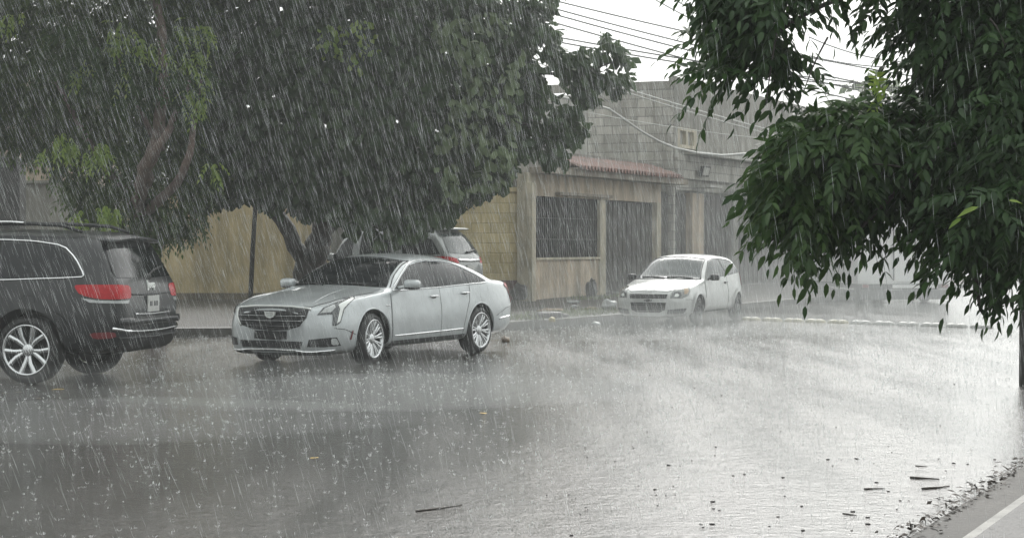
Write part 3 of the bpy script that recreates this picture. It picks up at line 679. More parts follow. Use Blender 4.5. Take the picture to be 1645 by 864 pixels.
# ================================================================== white hatchback
def build_hatch():
    ff = Vector((-.43, -.903, 0)).normalized(); ll = Vector((-ff.y, ff.x, 0))
    p = Vector((3.82, 36.0, 0))-ff*1.22-ll*.88
    c = Car('hatchback_car', (p.x, p.y), (ff.x, ff.y), 'small white two-door hatchback with black steel wheels parked at the kerb', zk=.97)
    T = dict(
        zb=[(-1.84, .42), (-1.7, .30), (-1.2, .23), (1.2, .20), (1.7, .155), (2.0, .18)],
        wl=[(-1.84, .50), (-1.72, .68), (-1.4, .77), (-.9, .79), (1.1, .79), (1.6, .765), (1.85, .68), (1.96, .56), (2.0, .44)],
        zm=[(-1.84, .62), (-1.2, .60), (1.2, .58), (2.0, .48)],
        wm=[(-1.84, .52), (-1.72, .70), (-1.4, .79), (-1.22, .815), (0, .805), (1.22, .82), (1.6, .80), (1.85, .70), (1.96, .58), (2.0, .46)],
        zs=[(-1.84, .88), (-1.72, .98), (-1.2, .99), (0, .945), (.9, .87), (1.4, .76), (1.8, .66), (2.0, .55)],
        ws=[(-1.84, .50), (-1.72, .66), (-1.4, .73), (-.8, .765), (.8, .765), (1.2, .75), (1.6, .71), (1.85, .62), (2.0, .42)],
        pc=[(-1.84, .94), (-1.76, 1.02), (-1.66, 1.14), (-1.5, 1.30), (-1.36, 1.385), (-1.0, 1.42), (-.4, 1.44), (.05, 1.425), (.3, 1.365), (.7, 1.13), (1.0, .945), (1.12, .91), (1.5, .85), (1.8, .76), (1.95, .69), (2.0, .63)],
        ps=[(-1.84, .91), (-1.74, .99), (-1.62, 1.10), (-1.45, 1.24), (-1.3, 1.32), (-1.0, 1.36), (-.4, 1.38), (0, 1.36), (.2, 1.30), (.6, 1.07), (.88, .91), (1.1, .855), (1.5, .785), (1.8, .71), (1.95, .645), (2.0, .59)],
        wr=[(-1.84, .54), (-1, .55), (0, .56), (1, .56), (2.0, .56)])
    c.loft(T, M['white'], [(1.22, .285, .335), (-1.22, .285, .335)], .945, 1.38)
    for sg in (1, -1):
        fd = c.patch('door', [(.80, .30), (.83, .60), (.80, .89), (.55, 1.07), (.16, 1.29), (-.1, 1.335), (-.42, 1.34), (-.50, .97), (-.55, .60), (-.52, .30)], 'side', M['white'], .004, sg)
        c.patch('window', [(.70, .925), (.52, 1.055), (.17, 1.265), (-.1, 1.31), (-.38, 1.315), (-.46, .965)], 'side', M['hglass'], .009, sg, fd)
        c.patch('quarter_window', [(-.44, 1.315), (-.9, 1.295), (-1.18, 1.245), (-1.36, 1.12), (-1.42, 1.04), (-1.36, 1.02), (-.52, .972)], 'side', M['hglass'], .009, sg)
        c.patch('window_pillar', [(-.38, 1.325), (-.445, 1.325), (-.525, .962), (-.455, .96)], 'side', M['black'], .007, sg)
        c.strip('window_trim', [(.74, .905), (.52, 1.07), (.17, 1.28), (-.1, 1.325), (-.44, 1.33), (-.9, 1.31), (-1.2, 1.258)], 'side', .007, M['black'], .006, sg)
        c.handle((-.40, .83), 'side', M['black'], fd, sg, .08)
        for ax in (1.22, -1.22):
            c.patch('arch_flare', [(ax+.335*math.cos(R(a)), .285+.335*math.sin(R(a))) for a in range(-8, 189, 12)]+[(ax+.40*math.cos(R(a)), .285+.40*math.sin(R(a))) for a in range(188, -9, -12)], 'side', M['white'], .022, sg, h=.04)
        c.patch('sill', [(.86, .235), (.86, .265), (-.86, .275), (-.86, .245)], 'side', M['trimgrey'], .008, sg)
        hl = c.patch('headlamp', [(1076, 479.5), (1079, 470), (1086, 464), (1095, 460.5), (1104, 459.5), (1108, 463), (1108.5, 469), (1105, 475.5), (1096, 479.5)], 'cam', M['hlens'], .008, 1, mirror=sg < 0, h=.02)
        c.patch('lamp_reflector', [(1079, 478), (1081, 471.5), (1087, 468.5), (1093, 470), (1095, 474.5), (1092, 478.5)], 'cam', M['darklens'], .011, 1, hl, mirror=sg < 0, h=.014)
        c.patch('lamp_bulb', [(1083, 477), (1084.5, 472.5), (1088, 471.5), (1091, 474), (1089, 477)], 'cam', M['white_led'], .014, 1, hl, mirror=sg < 0, h=.012)
        c.patch('indicator', [(1099, 463), (1104, 463), (1106.5, 467), (1104, 472), (1099, 473)], 'cam', M['amber'], .012, 1, hl, mirror=sg < 0, h=.014)
        c.patch('side_intake', [(1071, 504.5), (1073, 497.5), (1089, 496), (1103, 495), (1098, 503.5)], 'cam', M['trimgrey'], .007, 1, mirror=sg < 0, h=.02)
        c.patch('tail_lamp', [(-1.55, 1.0), (-1.66, 1.06), (-1.78, .96), (-1.78, .74), (-1.66, .72)], 'side', M['red'], .010, sg)
    c.patch('bonnet', [(1.08, -.55), (1.0, -.70), (1.4, -.68), (1.75, -.55), (1.93, -.38), (1.955, 0), (1.93, .38), (1.75, .55), (1.4, .68), (1.0, .70), (1.08, .55), (1.10, 0)], 'top', M['white'], .004, h=.05)
    ws = c.patch('windscreen', [(-.68, .91), (0, .935), (.68, .91), (.60, 1.07), (.53, 1.315), (.3, 1.352), (0, 1.365), (-.3, 1.352), (-.53, 1.315), (-.60, 1.07)], 'front', M['hglass'], .007)
    c.strip('windscreen_trim', [(.69, .91), (.612, 1.08), (.542, 1.322), (.3, 1.362), (0, 1.375), (-.3, 1.362), (-.542, 1.322), (-.612, 1.08), (-.69, .91), (0, .932), (.69, .91)], 'front', .011, M['black'], .006, parent=ws)
    c.patch('windscreen_sticker', [(.36, 1.315), (.27, 1.32), (.27, 1.285), (.36, 1.28)], 'front', M['plate'], .011, -1, ws)
    wp = MB()
    for y0, y1 in ((.55, .02), (-.02, -.55)): wp.tube(c.line([(y0, .93), ((y0+y1)/2, .955), (y1, .945)], 'front', .018), .011, 5)
    wp.build('wiper', M['black'], c.root)
    gr = c.patch('grille', [(-.40, .625), (.40, .625), (.385, .54), (-.385, .54)], 'front', M['black'], .008)
    lg = c.patch('lower_grille', [(-.38, .46), (.38, .46), (.35, .31), (.24, .255), (-.24, .255), (-.35, .31)], 'front', M['black'], .008)
    b = MB()
    for z in (.597, .568): b.tube(c.line([(.38, z), (0, z), (-.38, z)], 'front', .012), .006, 5)
    b.build('grille_bar', M['trimgrey'], gr, True)
    b = MB()
    for z in (.42, .38, .34, .30): b.tube(c.line([(.34, z), (0, z), (-.34, z)], 'front', .012), .006, 5)
    b.build('grille_bar', M['trimgrey'], lg, True)
    h, n = c.ray('front', 0, .50)
    b = MB(); bt = [(-.08, .012), (-.03, .012), (-.026, .028), (.036, .028), (.031, .012), (.085, .012), (.078, -.014), (.026, -.014), (.022, -.03), (-.04, -.03), (-.035, -.014), (-.087, -.014)]
    q = len(bt); V = [(h.x+.002, y, .50+z) for y, z in bt]+[(h.x+.02, y, .50+z) for y, z in bt]
    b.add(V, [tuple(range(q-1, -1, -1)), tuple(range(q, 2*q))]+[(i, (i+1) % q, q+(i+1) % q, q+i) for i in range(q)]); b.build('emblem', M['trimgrey'], c.root)
    c.seams([([(.82, .30), (.85, .60), (.82, .9)], 'side', True), ([(-.51, .96), (-.57, .60), (-.54, .30)], 'side', True), ([(1.58, .50), (1.7, .52), (1.80, .52)], 'side', True)])
    c.strip('bonnet_gap', [(1.965, 0), (1.94, .39), (1.76, .56), (1.4, .69), (1.0, .71)], 'top', .005, M['black'], .0005)
    c.strip('bonnet_gap', [(1.965, 0), (1.94, -.39), (1.76, -.56), (1.4, -.69), (1.0, -.71)], 'top', .005, M['black'], .0005)
    c.patch('rear_window', [(-.55, 1.02), (.55, 1.02), (.48, 1.30), (-.48, 1.30)], 'rear', M['hglass'], .007)
    c.mirror_glass(.60, .90, .955, (.07, .10, .065), M['black'])
    for x in (1.22, -1.22):
        for y in (.80, -.80): c.wheel(x, y, .285, .17, .185, 8, M['darkalloy'], style='steel', steer=R(4) if x > 0 else 0)
    return c

# ================================================================== pale silver crossover behind the saloon
def build_crossover():
    ff = Vector((-.92, .39, 0)).normalized()
    c = Car('crossover_car', (-2.90, 36.4), (ff.x, ff.y), 'pale silver crossover with dark windows standing behind the saloon against the yellow wall', z=.24, warp=lambda x: x if x < 0 else x*.62)
    T = dict(
        zb=[(-2.25, .45), (-2.1, .32), (1.15, .28), (1.35, .35)],
        wl=[(-2.25, .60), (-2.15, .76), (-1.8, .86), (1.0, .87), (1.2, .80), (1.35, .60)],
        zm=[(-2.25, .66), (0, .68), (1.35, .62)],
        wm=[(-2.25, .64), (-2.15, .80), (-1.8, .90), (0, .91), (1.0, .91), (1.2, .82), (1.35, .62)],
        zs=[(-2.25, .95), (-2.1, 1.08), (0, 1.04), (.9, .86), (1.35, .70)],
        ws=[(-2.25, .62), (-2.1, .78), (-1.7, .85), (0, .87), (.9, .86), (1.15, .76), (1.35, .58)],
        pc=[(-2.25, 1.0), (-2.2, 1.13), (-2.1, 1.28), (-1.92, 1.56), (-1.82, 1.655), (-1.5, 1.69), (-.4, 1.71), (.2, 1.64), (.55, 1.36), (.8, 1.0), (.9, .92), (1.2, .84), (1.35, .72)],
        ps=[(-2.25, .97), (-2.17, 1.11), (-2.05, 1.26), (-1.85, 1.52), (-1.75, 1.60), (-1.4, 1.635), (-.4, 1.655), (.05, 1.60), (.4, 1.36), (.72, .96), (.85, .88), (1.2, .80), (1.35, .68)],
        wr=[(-2.25, .64), (0, .65), (1.35, .65)])
    c.loft(T, M['silver2'], [(.50, .34, .39), (-1.35, .34, .39)], 1.04, 1.65, nx=90)
    for sg in (1, -1):
        fd = c.patch('door', [(.45, .35), (.60, .90), (.35, 1.36), (.02, 1.55), (-.1, 1.58), (-.1, .35)], 'side', M['silver2'], .004, sg, h=.06)
        rd = c.patch('door', [(-.12, 1.58), (-.95, 1.56), (-1.03, 1.1), (-.9, .8), (-.85, .35), (-.12, .35)], 'side', M['silver2'], .004, sg, h=.06)
        c.patch('window', [(.55, 1.07), (.33, 1.32), (.02, 1.52), (-.08, 1.545), (-.08, 1.09)], 'side', M['glass'], .009, sg, fd)
        c.patch('window', [(-.24, 1.545), (-.86, 1.53), (-.96, 1.12), (-.24, 1.10)], 'side', M['glass'], .009, sg, rd)
        c.patch('quarter_window', [(-1.10, 1.53), (-1.55, 1.50), (-1.78, 1.44), (-1.98, 1.16), (-1.2, 1.13)], 'side', M['glass'], .009, sg)
        c.patch('tail_lamp', [(-1.72, 1.12), (-1.68, 1.0), (-1.8, .96), (-2.18, .97), (-2.19, 1.1)], 'side', M['red'], .012, sg, rnd=1)
        c.patch('tail_lamp', [(.80, 1.12), (.52, 1.07), (.50, .98), (.80, .97)], 'rear', M['red'], .010, sg)
        c.strip('roof_rail', [(.1, .56), (-1.4, .56)], 'top', .02, M['trimgrey'], .03, sg)
    c.patch('rear_window', [(-.70, 1.18), (-.56, 1.54), (0, 1.58), (.56, 1.54), (.70, 1.18), (0, 1.16)], 'rear', M['hglass'], .009)
    c.strip('tailgate_trim', [(-.5, 1.04), (0, 1.03), (.5, 1.04)], 'rear', .035, M['chrome'], .004)
    pl = MB(); h, n = c.ray('rear', 0, .9); pl.box(h.x-.022, h.x-.008, -.16, .16, .80, .95, 0); pl.build('licence_plate', M['plate'], c.root)
    sp = MB(); sp.blob((-1.86, 0, 1.655), (.17, .60, .026), 3.5); sp.build('roof_spoiler', M['white'], c.root, True)
    wp = MB(); wp.tube(c.line([(.02, 1.185), (-.2, 1.20), (-.45, 1.22)], 'rear', .03), .02, 6); wp.build('rear_wiper', M['black'], c.root)
    c.patch('windscreen', [(-.75, 1.12), (0, 1.15), (.75, 1.12), (.62, 1.57), (0, 1.61), (-.62, 1.57)], 'front', M['glass'], .007, h=.05)
    c.patch('grille', [(-.5, .72), (.5, .72), (.4, .58), (-.4, .58)], 'front', M['black'], .006)
    for sg in (1, -1): c.patch('headlamp', [(.56, .78), (.60, .66), (.76, .66), (.80, .78)], 'front', M['lens'], .008, sg)
    c.mirror_glass(.28, 1.02, 1.10, (.08, .11, .08), M['silver2'])
    for x in (.50, -1.35):
        for y in (.88, -.88): c.wheel(x, y, .34, .22, .24, 5, M['alloy'])
    return c
# ------------------------------------------------------------------ ground
def road_mat():
    m = bpy.data.materials.new('wet_asphalt'); m.use_nodes = True; nt = m.node_tree; b = nt.nodes['Principled BSDF']
    L = nt.links
    tc = nt.nodes.new('ShaderNodeTexCoord')
    def noi(scale, detail, rough=.6, mp=None):
        n = nt.nodes.new('ShaderNodeTexNoise'); n.inputs['Scale'].default_value = scale; n.inputs['Detail'].default_value = detail; n.inputs['Roughness'].default_value = rough
        L.new(mp.outputs[0] if mp else tc.outputs['Object'], n.inputs['Vector']); return n
    def ramp(src, a, b_, ca, cb):
        r = nt.nodes.new('ShaderNodeValToRGB'); r.color_ramp.elements[0].position = a; r.color_ramp.elements[1].position = b_
        r.color_ramp.elements[0].color = (*ca, 1); r.color_ramp.elements[1].color = (*cb, 1); L.new(src, r.inputs['Fac']); return r
    # aggregate and grit in the asphalt
    n1 = noi(60, 3, .7); r1 = ramp(n1.outputs['Fac'], .35, .7, (.014, .0132, .012), (.066, .062, .056))
    n2 = noi(.5, 6, .6); r2 = ramp(n2.outputs['Fac'], .35, .65, (.75, .72, .66), (1.1, 1.08, 1.03))
    mx = nt.nodes.new('ShaderNodeMix'); mx.data_type = 'RGBA'; mx.blend_type = 'MULTIPLY'; mx.inputs['Factor'].default_value = 1
    L.new(r1.outputs[0], mx.inputs[6]); L.new(r2.outputs[0], mx.inputs[7]); L.new(mx.outputs[2], b.inputs['Base Color'])
    # standing water: long shallow runnels along the street
    mp = nt.nodes.new('ShaderNodeMapping'); mp.inputs['Rotation'].default_value = (0, 0, R(24)); mp.inputs['Scale'].default_value = (1.6, .22, 1)
    L.new(tc.outputs['Object'], mp.inputs['Vector'])
    n3 = noi(.8, 4, .55, mp); wet = ramp(n3.outputs['Fac'], .42, .62, (0, 0, 0), (1, 1, 1))
    mr = nt.nodes.new('ShaderNodeMapRange'); mr.inputs['To Min'].default_value = .14; mr.inputs['To Max'].default_value = .08
    L.new(wet.outputs[0], mr.inputs['Value']); L.new(mr.outputs[0], b.inputs['Roughness'])
    b.inputs['IOR'].default_value = 1.6; b.inputs['Specular IOR Level'].default_value = .5
    b.inputs['Coat Weight'].default_value = .0
    # rain-beaten surface: ripples of a few centimetres plus stone grain
    n4 = noi(16, 3, .6); n5 = noi(55, 3, .6)
    vo = nt.nodes.new('ShaderNodeTexVoronoi'); vo.inputs['Scale'].default_value = 11; vo.distance = 'EUCLIDEAN'; L.new(tc.outputs['Object'], vo.inputs['Vector'])
    a1 = nt.nodes.new('ShaderNodeMath'); a1.operation = 'MULTIPLY_ADD'; a1.inputs[1].default_value = .55
    L.new(n5.outputs['Fac'], a1.inputs[0]); L.new(n4.outputs['Fac'], a1.inputs[2])
    a2 = nt.nodes.new('ShaderNodeMath'); a2.operation = 'MULTIPLY_ADD'; a2.inputs[1].default_value = .25
    L.new(vo.outputs['Distance'], a2.inputs[0])
    n6 = noi(3.2, 9, .72); a3 = nt.nodes.new('ShaderNodeMath'); a3.operation = 'MULTIPLY_ADD'; a3.inputs[1].default_value = 2.2
    L.new(n6.outputs['Fac'], a3.inputs[0]); L.new(a1.outputs[0], a3.inputs[2]); L.new(a3.outputs[0], a2.inputs[2])
    bp = nt.nodes.new('ShaderNodeBump'); bp.inputs['Distance'].default_value = ROAD_BUMP
    st = nt.nodes.new('ShaderNodeMapRange'); st.inputs['To Min'].default_value = 1.0; st.inputs['To Max'].default_value = .62
    L.new(wet.outputs[0], st.inputs['Value']); L.new(st.outputs[0], bp.inputs['Strength'])
    L.new(a2.outputs[0], bp.inputs['Height']); L.new(bp.outputs[0], b.inputs['Normal'])
    return m
ROAD_BUMP = .0068
road = fastmesh('road', [(-120, -20, 0), (120, -20, 0), (120, 190, 0), (-120, 190, 0)], [(0, 1, 2, 3)], road_mat()); tag(road, kind='structure')

M['concrete'] = mat('wet_concrete', (.055, .050, .042), .6, spec=.2, var=.45, vscale=1.5, bump=.3, bscale=25)
M['kerb'] = mat('kerb_concrete', (.13, .125, .115), .55, var=.45, vscale=2.2, bump=.3, bscale=25)
M['kerb_sheen'] = mat('worn_kerb_sheen', (.34, .33, .31), .6, spec=.3, var=.45, vscale=5, bump=.3)  # worn kerb edge; the wet top's reflection of the sky is put into its pale colour
M['paving'] = mat('dark_wet_paving', (.04, .039, .036), .5, spec=.25, var=.5, vscale=2.5, bump=.7, bscale=14)

def prism(name, poly, z0, z1, mt, parent=None, kind=None):
    n = len(poly); V = [(x, y, z0) for x, y in poly]+[(x, y, z1) for x, y in poly]
    o = fastmesh(name, V, [tuple(range(n-1, -1, -1)), tuple(range(n, 2*n))]+[(i, (i+1) % n, n+(i+1) % n, n+i) for i in range(n)], mt, parent)
    bm = bmesh.new(); bm.from_mesh(o.data); bmesh.ops.recalc_face_normals(bm, faces=bm.faces); bm.to_mesh(o.data); bm.free()
    if kind: tag(o, kind=kind)
    return o

# far pavement: kerb line rounds the corner and follows the houses
U = Vector((.44, .898, 0)).normalized(); NRM = Vector((U.y, -U.x, 0))     # along the house fronts / out into the street
C0 = Vector((.45, 40.0, 0))
kl = [(-45, 30.2), (-12, 30.6), (-5.2, 31.2), (-2.4, 32.2), (-.3, 33.4), (1.1, 35.4), (2.5, 38.0), (6.9, 47.0), (20, 73.7)]
def off(poly, d):
    out = []
    for i, p in enumerate(poly):
        a = Vector(poly[max(0, i-1)]); b = Vector(poly[min(len(poly)-1, i+1)]); t = (b-a).normalized(); out.append((p[0]-t.y*d, p[1]+t.x*d))
    return out
ko = off(kl, .16); far = [(6, 75), (-45, 60)]
def strip_mesh(name, a, za, b, zb, mt, kind):
    n = len(a); V = [(*p, za) for p in a]+[(*p, zb) for p in b]
    return tag(fastmesh(name, V, [(i, i+1, n+i+1, n+i) for i in range(n-1)], mt), kind=kind)
V = [(*p, -.02) for p in kl]+[(*p, .14) for p in kl]+[(*p, .15) for p in ko]
n = len(kl)
tag(fastmesh('kerb', V, [(i, i+1, n+i+1, n+i) for i in range(n-1)]+[(n+i, n+i+1, 2*n+i+1, 2*n+i) for i in range(n-1)], M['kerb']), kind='structure')
back = [(-45, 41), (-12, 41), (-5.2, 41), (-2.4, 41), (-.3, 41), (.2, 41), (.9, 41.5), (5, 49.5), (18, 76)]
strip_mesh('pavement', ko, .15, back, .40, M['concrete'], 'structure')
strip_mesh('yard_ground', back, .40, [(p[0]-25, p[1]+25) for p in back], .40, M['concrete'], 'structure')

# near pavement at the lower right corner
a0, a1 = G(1467, 864), G(1645, 752); d = (a1-a0).normalized(); nr = Vector((d.y, -d.x, 0))
def near(s, t): q = a0+d*s+nr*t; return (q.x, q.y)
S0, S1 = -10.5, 3.9
prism('gutter', [near(S0, 0), near(S1, 0), near(S1, .36), near(S0, .36)], -.02, .018, M['concrete'], kind='structure')
prism('kerb', [near(S0, .362), near(S1, .362), near(S1, .418), near(S0, .418)], -.02, .10, M['kerb_sheen'], kind='structure')
prism('pavement', [near(S0, .42), near(S1, .42), near(S1, 5), near(S0, 5)], -.02, .104, M['paving'], kind='structure')
prism('kerb', [near(S1+.002, 0), near(S1+.002, 5), near(S1+.15, 5), near(S1+.15, 0)], -.02, .10, M['kerb_sheen'], kind='structure')

# ------------------------------------------------------------------ walls and houses
M['yellow_block'] = block_mat('yellow_painted_block', (.70, .58, .33), (.54, .44, .25), .42, .22, .16, .3)
M['mustard'] = mat('mustard_plaster', (.70, .565, .32), .6, var=.3, vscale=1.2, stain=.4, bump=.2, bscale=12)
M['stain'] = mat('stained_plaster', (.22, .18, .12), .6, var=.4, vscale=2, stain=.4)
M['maroon'] = mat('maroon_paint', (.20, .12, .11), .55, var=.4, vscale=3, stain=.3)
M['cream'] = mat('cream_paint', (.66, .59, .46), .55, var=.3, vscale=3, stain=.4)
M['beige'] = mat('beige_plaster', (.64, .52, .39), .6, var=.3, vscale=2, stain=.45)
M['greyplaster'] = mat('grey_plaster', (.37, .355, .32), .7, var=.35, vscale=1.3, stain=.4)
M['lightplaster'] = mat('pale_plaster', (.52, .51, .48), .7, var=.25, vscale=1.0, stain=.35)
M['greyblock'] = block_mat('grey_concrete_block', (.52, .50, .46), (.27, .26, .245), .46, .235, .35, .4)
M['dark_iron'] = mat('dark_iron', (.035, .033, .032), .45, var=.4, vscale=6)
M['dark_void'] = mat('dark_interior', (.025, .024, .023), .8)
M['brown_wood'] = mat('brown_painted_gate', (.05, .043, .037), .45, var=.4, vscale=4, stain=.35)
M['tile'] = mat('clay_roof_tile', (.27, .145, .12), .6, var=.5, vscale=3.5, c2=(.17, .13, .115))
M['tilewash'] = mat('old_plaster_edge', (.36, .31, .25), .6, var=.35, vscale=3, stain=.35)

# yellow yard wall, facing the camera
wall = empty('yard_wall', (-3, 40.1, .3), 0, 'long mustard yellow yard wall with a stained base behind the trees and the silver cars', 'wall')
def wl(name, x0, x1, y0, y1, z0, z1, mt, m=0):
    return MB().box(x0+3, x1+3, y0-40.1, y1-40.1, z0-.3, z1-.3).build(name, mt, wall)
XL = -8.6; XB = (722-CX)/F*40
wl('plaster_panel', XL, XB-.01, 40.0, 40.2, .52, 2.85, M['mustard'])
wl('block_panel', XB, .32, 40.0, 40.2, .80, 2.76, M['yellow_block'])
wl('skirting', XL, XB-.01, 39.975, 40.2, .2, .518, M['stain'])
wl('skirting', XB, .30, 39.975, 40.2, .2, .798, M['maroon'])
wl('coping', XB, .33, 39.95, 40.22, 2.763, 2.86, M['yellow_block'])
wl('joint_strip', -4.2, -4.16, 39.985, 39.998, .80, 2.85, M['cream'])

def F3(s, d, z): q = C0+U*s+NRM*d; return (q.x, q.y, z)
def fs(px):
    a = (px-CX)/F; return (a*C0.y-C0.x)/(U.x-U.y*a)
def fz(px, py):                                      # height on the house front seen at a pixel
    s = fs(px); return CH-(py-HY)/F*(C0.y+U.y*s)
class House:
    def __init__(s, name, s0, label, cat='house'): s.s0 = s0; q = F3(s0, 0, .3); s.root = empty(name, q, math.atan2(U.y, U.x), label, cat)
    def box(s, b, s0, s1, d0, d1, z0, z1, m=0):       # local: x along the front, y into the house (so -d), z
        return b.box(s0-s.s0, s1-s.s0, -d1, -d0, z0-.3, z1-.3, m)
    def part(s, name, s0, s1, d0, d1, z0, z1, mt, parent=None):
        b = MB(); s.box(b, s0, s1, d0, d1, z0, z1); return b.build(name, mt, parent or s.root)
sA, sB, sC, sD, sE = fs(861), fs(963), fs(972), fs(1054), fs(1061)
h1 = House('low_house', 0, 'low beige house with red tile awning, dark barred window and brown board gate')
zt, zb_, zs_ = fz(861, 316), fz(963, 416), .40
h1.part('front_wall', sA-.45, sA-.02, -.25, 0, .3, 3.18, M['cream'])                 # pillar at the corner
h1.part('pillar', sA-.45, sA-.25, .002, .12, .3, 2.95, M['cream'])
h1.part('lower_panel', sA, sB, -.2, -.02, .3, zb_, M['beige'])
h1.part('ledge', sA-.02, sB+.02, -.22, .03, zb_+.002, zb_+.05, M['cream'])
h1.part('window_post', sB+.002, sC-.002, -.22, .02, .3, zt+.02, M['cream'])
h1.part('lintel', sA-.02, sE+.05, -.24, -.005, zt+.022, 3.16, M['beige'])
lb = MB(); h1.box(lb, sA+1.0, sB+.55, .0, .14, zt+.06, zt+.13); lb.build('lintel_bar', M['tilewash'], h1.root)
bk = h1.part('window', sA, sB, -.19, -.16, zb_+.05, zt+.02, M['dark_void'])
b = MB(); ns = 34
for i in range(ns+1):
    x = sA+(sB-sA)*i/ns; h1.box(b, x-.022, x+.022, -.10, -.06, zb_+.052, zt+.018)
for z in (.33, .67): h1.box(b, sA, sB, -.058, -.04, zb_+(zt-zb_)*z-.012, zb_+(zt-zb_)*z+.012)
b.build('window_bars', M['dark_iron'], bk)
gt = MB(); h1.box(gt, sC, sD, -.20, -.16, .42, zt+.02); g = gt.build('gate', M['dark_iron'], h1.root)
b = MB(); nb = 22
for i in range(nb):
    x0 = sC+(sD-sC)*i/nb; x1 = sC+(sD-sC)*(i+1)/nb-.025
    h1.box(b, x0, x1, -.155, -.12+.015*(i % 2), .46, zt-.02)
b.build('boards', M['brown_wood'], g)
b = MB(); h1.box(b, (sC+sD)/2-.05, (sC+sD)/2+.05, -.12, -.085, .46, zt-.02); b.build('gate_stile', M['dark_iron'], g)
h1.part('gate_post', sD+.002, sE, -.22, .02, .3, zt+.02, M['cream'])
# eave: cream fascia, clay tiles sloping out over it
h1.part('fascia', sA-.3, fs(1080), -.02, .45, 3.165, 3.30, M['tilewash'])
b = MB(); nt_ = 34; s0_, s1_ = fs(893), fs(1062)
V, Fc = [], []
cols = nt_*6
for j, (dd, zz) in enumerate(((.62, 3.335), (.30, 3.45), (-.02, 3.565), (-.35, 3.68))):
    for i in range(cols+1):
        x = s0_+(s1_-s0_)*i/cols; ph = (i % 6)/6.0*2*math.pi
        V.append((x, -dd, zz-.3+.06*math.sin(ph)-(.03 if j in (1, 2) else 0)))
    if j < 3:
        dd2, zz2 = ((.30, 3.45), (-.02, 3.565), (-.35, 3.68))[j]
        for i in range(cols+1):
            x = s0_+(s1_-s0_)*i/cols; ph = (i % 6)/6.0*2*math.pi
            V.append((x, -dd2-.015, zz2-.3+.045*math.sin(ph)+.01))
for j in range(3):
    for i in range(cols):
        a = (2*j)*(cols+1)+i; c_ = (2*j+1)*(cols+1)+i
        Fc.append((a, a+1, c_+1, c_))
b.add(V, Fc); tl = b.build('tile_awning', M['tile'], h1.root)
b = MB(); h1.box(b, s0_, s1_, -.36, .55, 3.302, 3.335); b.build('awning_board', M['tilewash'], tl)
h1.part('upper_wall', sA-.5, sE+.1, -.36, -.25, 3.0, 3.74, M['greyplaster'])
# body of the house behind the yard wall
q = F3(-.05, -.26, 0)
b = MB(); b.box(0, .4, .26, 6.0, 0, 3.35); b.build('side_wall', M['greyplaster'], h1.root)
b = MB(); b.box(-4.4, -.46, 2.2, 2.5, 0, 3.35); b.build('rear_wall', M['greyplaster'], h1.root)
b = MB(); b.box(-.55, 9.5, .37, 6.0, 3.30, 3.44); b.build('roof', M['greyplaster'], h1.root)
b = MB(); b.box(-4.5, -.46, 2.1, 2.6, 3.352, 3.47); b.box(-.55, .05, .2, .365, 3.445, 3.52); b.build('parapet', M['lightplaster'], h1.root)

# block house, two storeys, farther along the street
sH = fs(1082); Hc = F3(sH, 0, .3)
h2 = House('block_house', sH, 'two-storey unfinished grey concrete block house with a pale window above dark gates')
fz2 = lambda px, py: fz(px, py)
ztop = CH+(HY-130)/F*Hc[1]
sw = empty('tmp', (0, 0, 0)); bpy.data.objects.remove(sw)
inv = (Matrix.Translation(Hc) @ Matrix.Rotation(math.atan2(U.y, U.x), 4, 'Z')).inverted()
def local_block(name, p0, p1, z0, z1, th, mt):
    """a wall slab between two ground points, in the house's own coordinates but oriented along p0-p1 so that its blocks run level"""
    p0 = inv @ Vector((p0[0], p0[1], .3)); p1 = inv @ Vector((p1[0], p1[1], .3))
    L = (p1-p0).length; o = MB().box(0, L, 0, th, z0-.3, z1-.3).build(name, mt, h2.root)
    o.location = (p0.x, p0.y, 0); o.rotation_euler = (0, 0, math.atan2(p1.y-p0.y, p1.x-p0.x)); return o
pl_ = ((944-CX)/F*48.6, 48.6); pf_ = ((866-CX)/F*49.2, 49.2)
local_block('side_wall', pl_, (Hc[0], Hc[1]), .3, ztop-.22, .2, M['greyblock'])
local_block('plaster_wall', pf_, (pl_[0]-.01, pl_[1]+.002), .3, ztop-.3, .2, M['lightplaster'])
local_block('ring_beam', (pf_[0], pf_[1]-.03), (Hc[0], Hc[1]-.03), ztop-.215, ztop, .26, M['greyplaster'])
wz0, wz1 = 3.0, fz(1085, 122)
s1w, s2w = fs(1086), fs(1117)
H2 = lambda nm, *a, **k: h2.part(nm, *a, **k)
H2('front_wall', sH+.2, s1w-.02, -.2, 0, 3.05, wz1, M['greyplaster'])
H2('front_wall', s1w, s2w, -.2, 0, 3.05, fz(1095, 238)-.02, M['greyblock'])
H2('front_wall', s1w, s2w, -.2, 0, fz(1095, 205)+.02, wz1-.02, M['greyplaster'])
H2('front_wall', s2w+.01, 24, -.2, 0, 3.05, wz1-.01, M['greyplaster'])
wn = H2('window', s1w, s2w, -.12, -.08, fz(1095, 238), fz(1095, 205), M['lightplaster'])
b = MB(); z0, z1 = fz(1095, 238), fz(1095, 205); mid = (s1w+s2w)/2
for x0, x1, a, c_ in ((s1w, s2w, z0, z0+.09), (s1w, s2w, z1-.09, z1), (s1w, s1w+.2, z0+.09, z1-.09), (s2w-.2, s2w, z0+.09, z1-.09), (mid-.07, mid+.07, z0+.09, z1-.09)):
    h2.box(b, x0, x1, -.078, .04, a, c_)
b.build('window_frame', M['cream'], wn)
H2('ledge', sH+.6, 17, .002, .45, fz(1100, 243)-.10, fz(1100, 243), M['lightplaster'])
H2('block_band', sH+.05, 20, .002, .10, 3.35, fz(1100, 243)-.12, M['greyblock'])
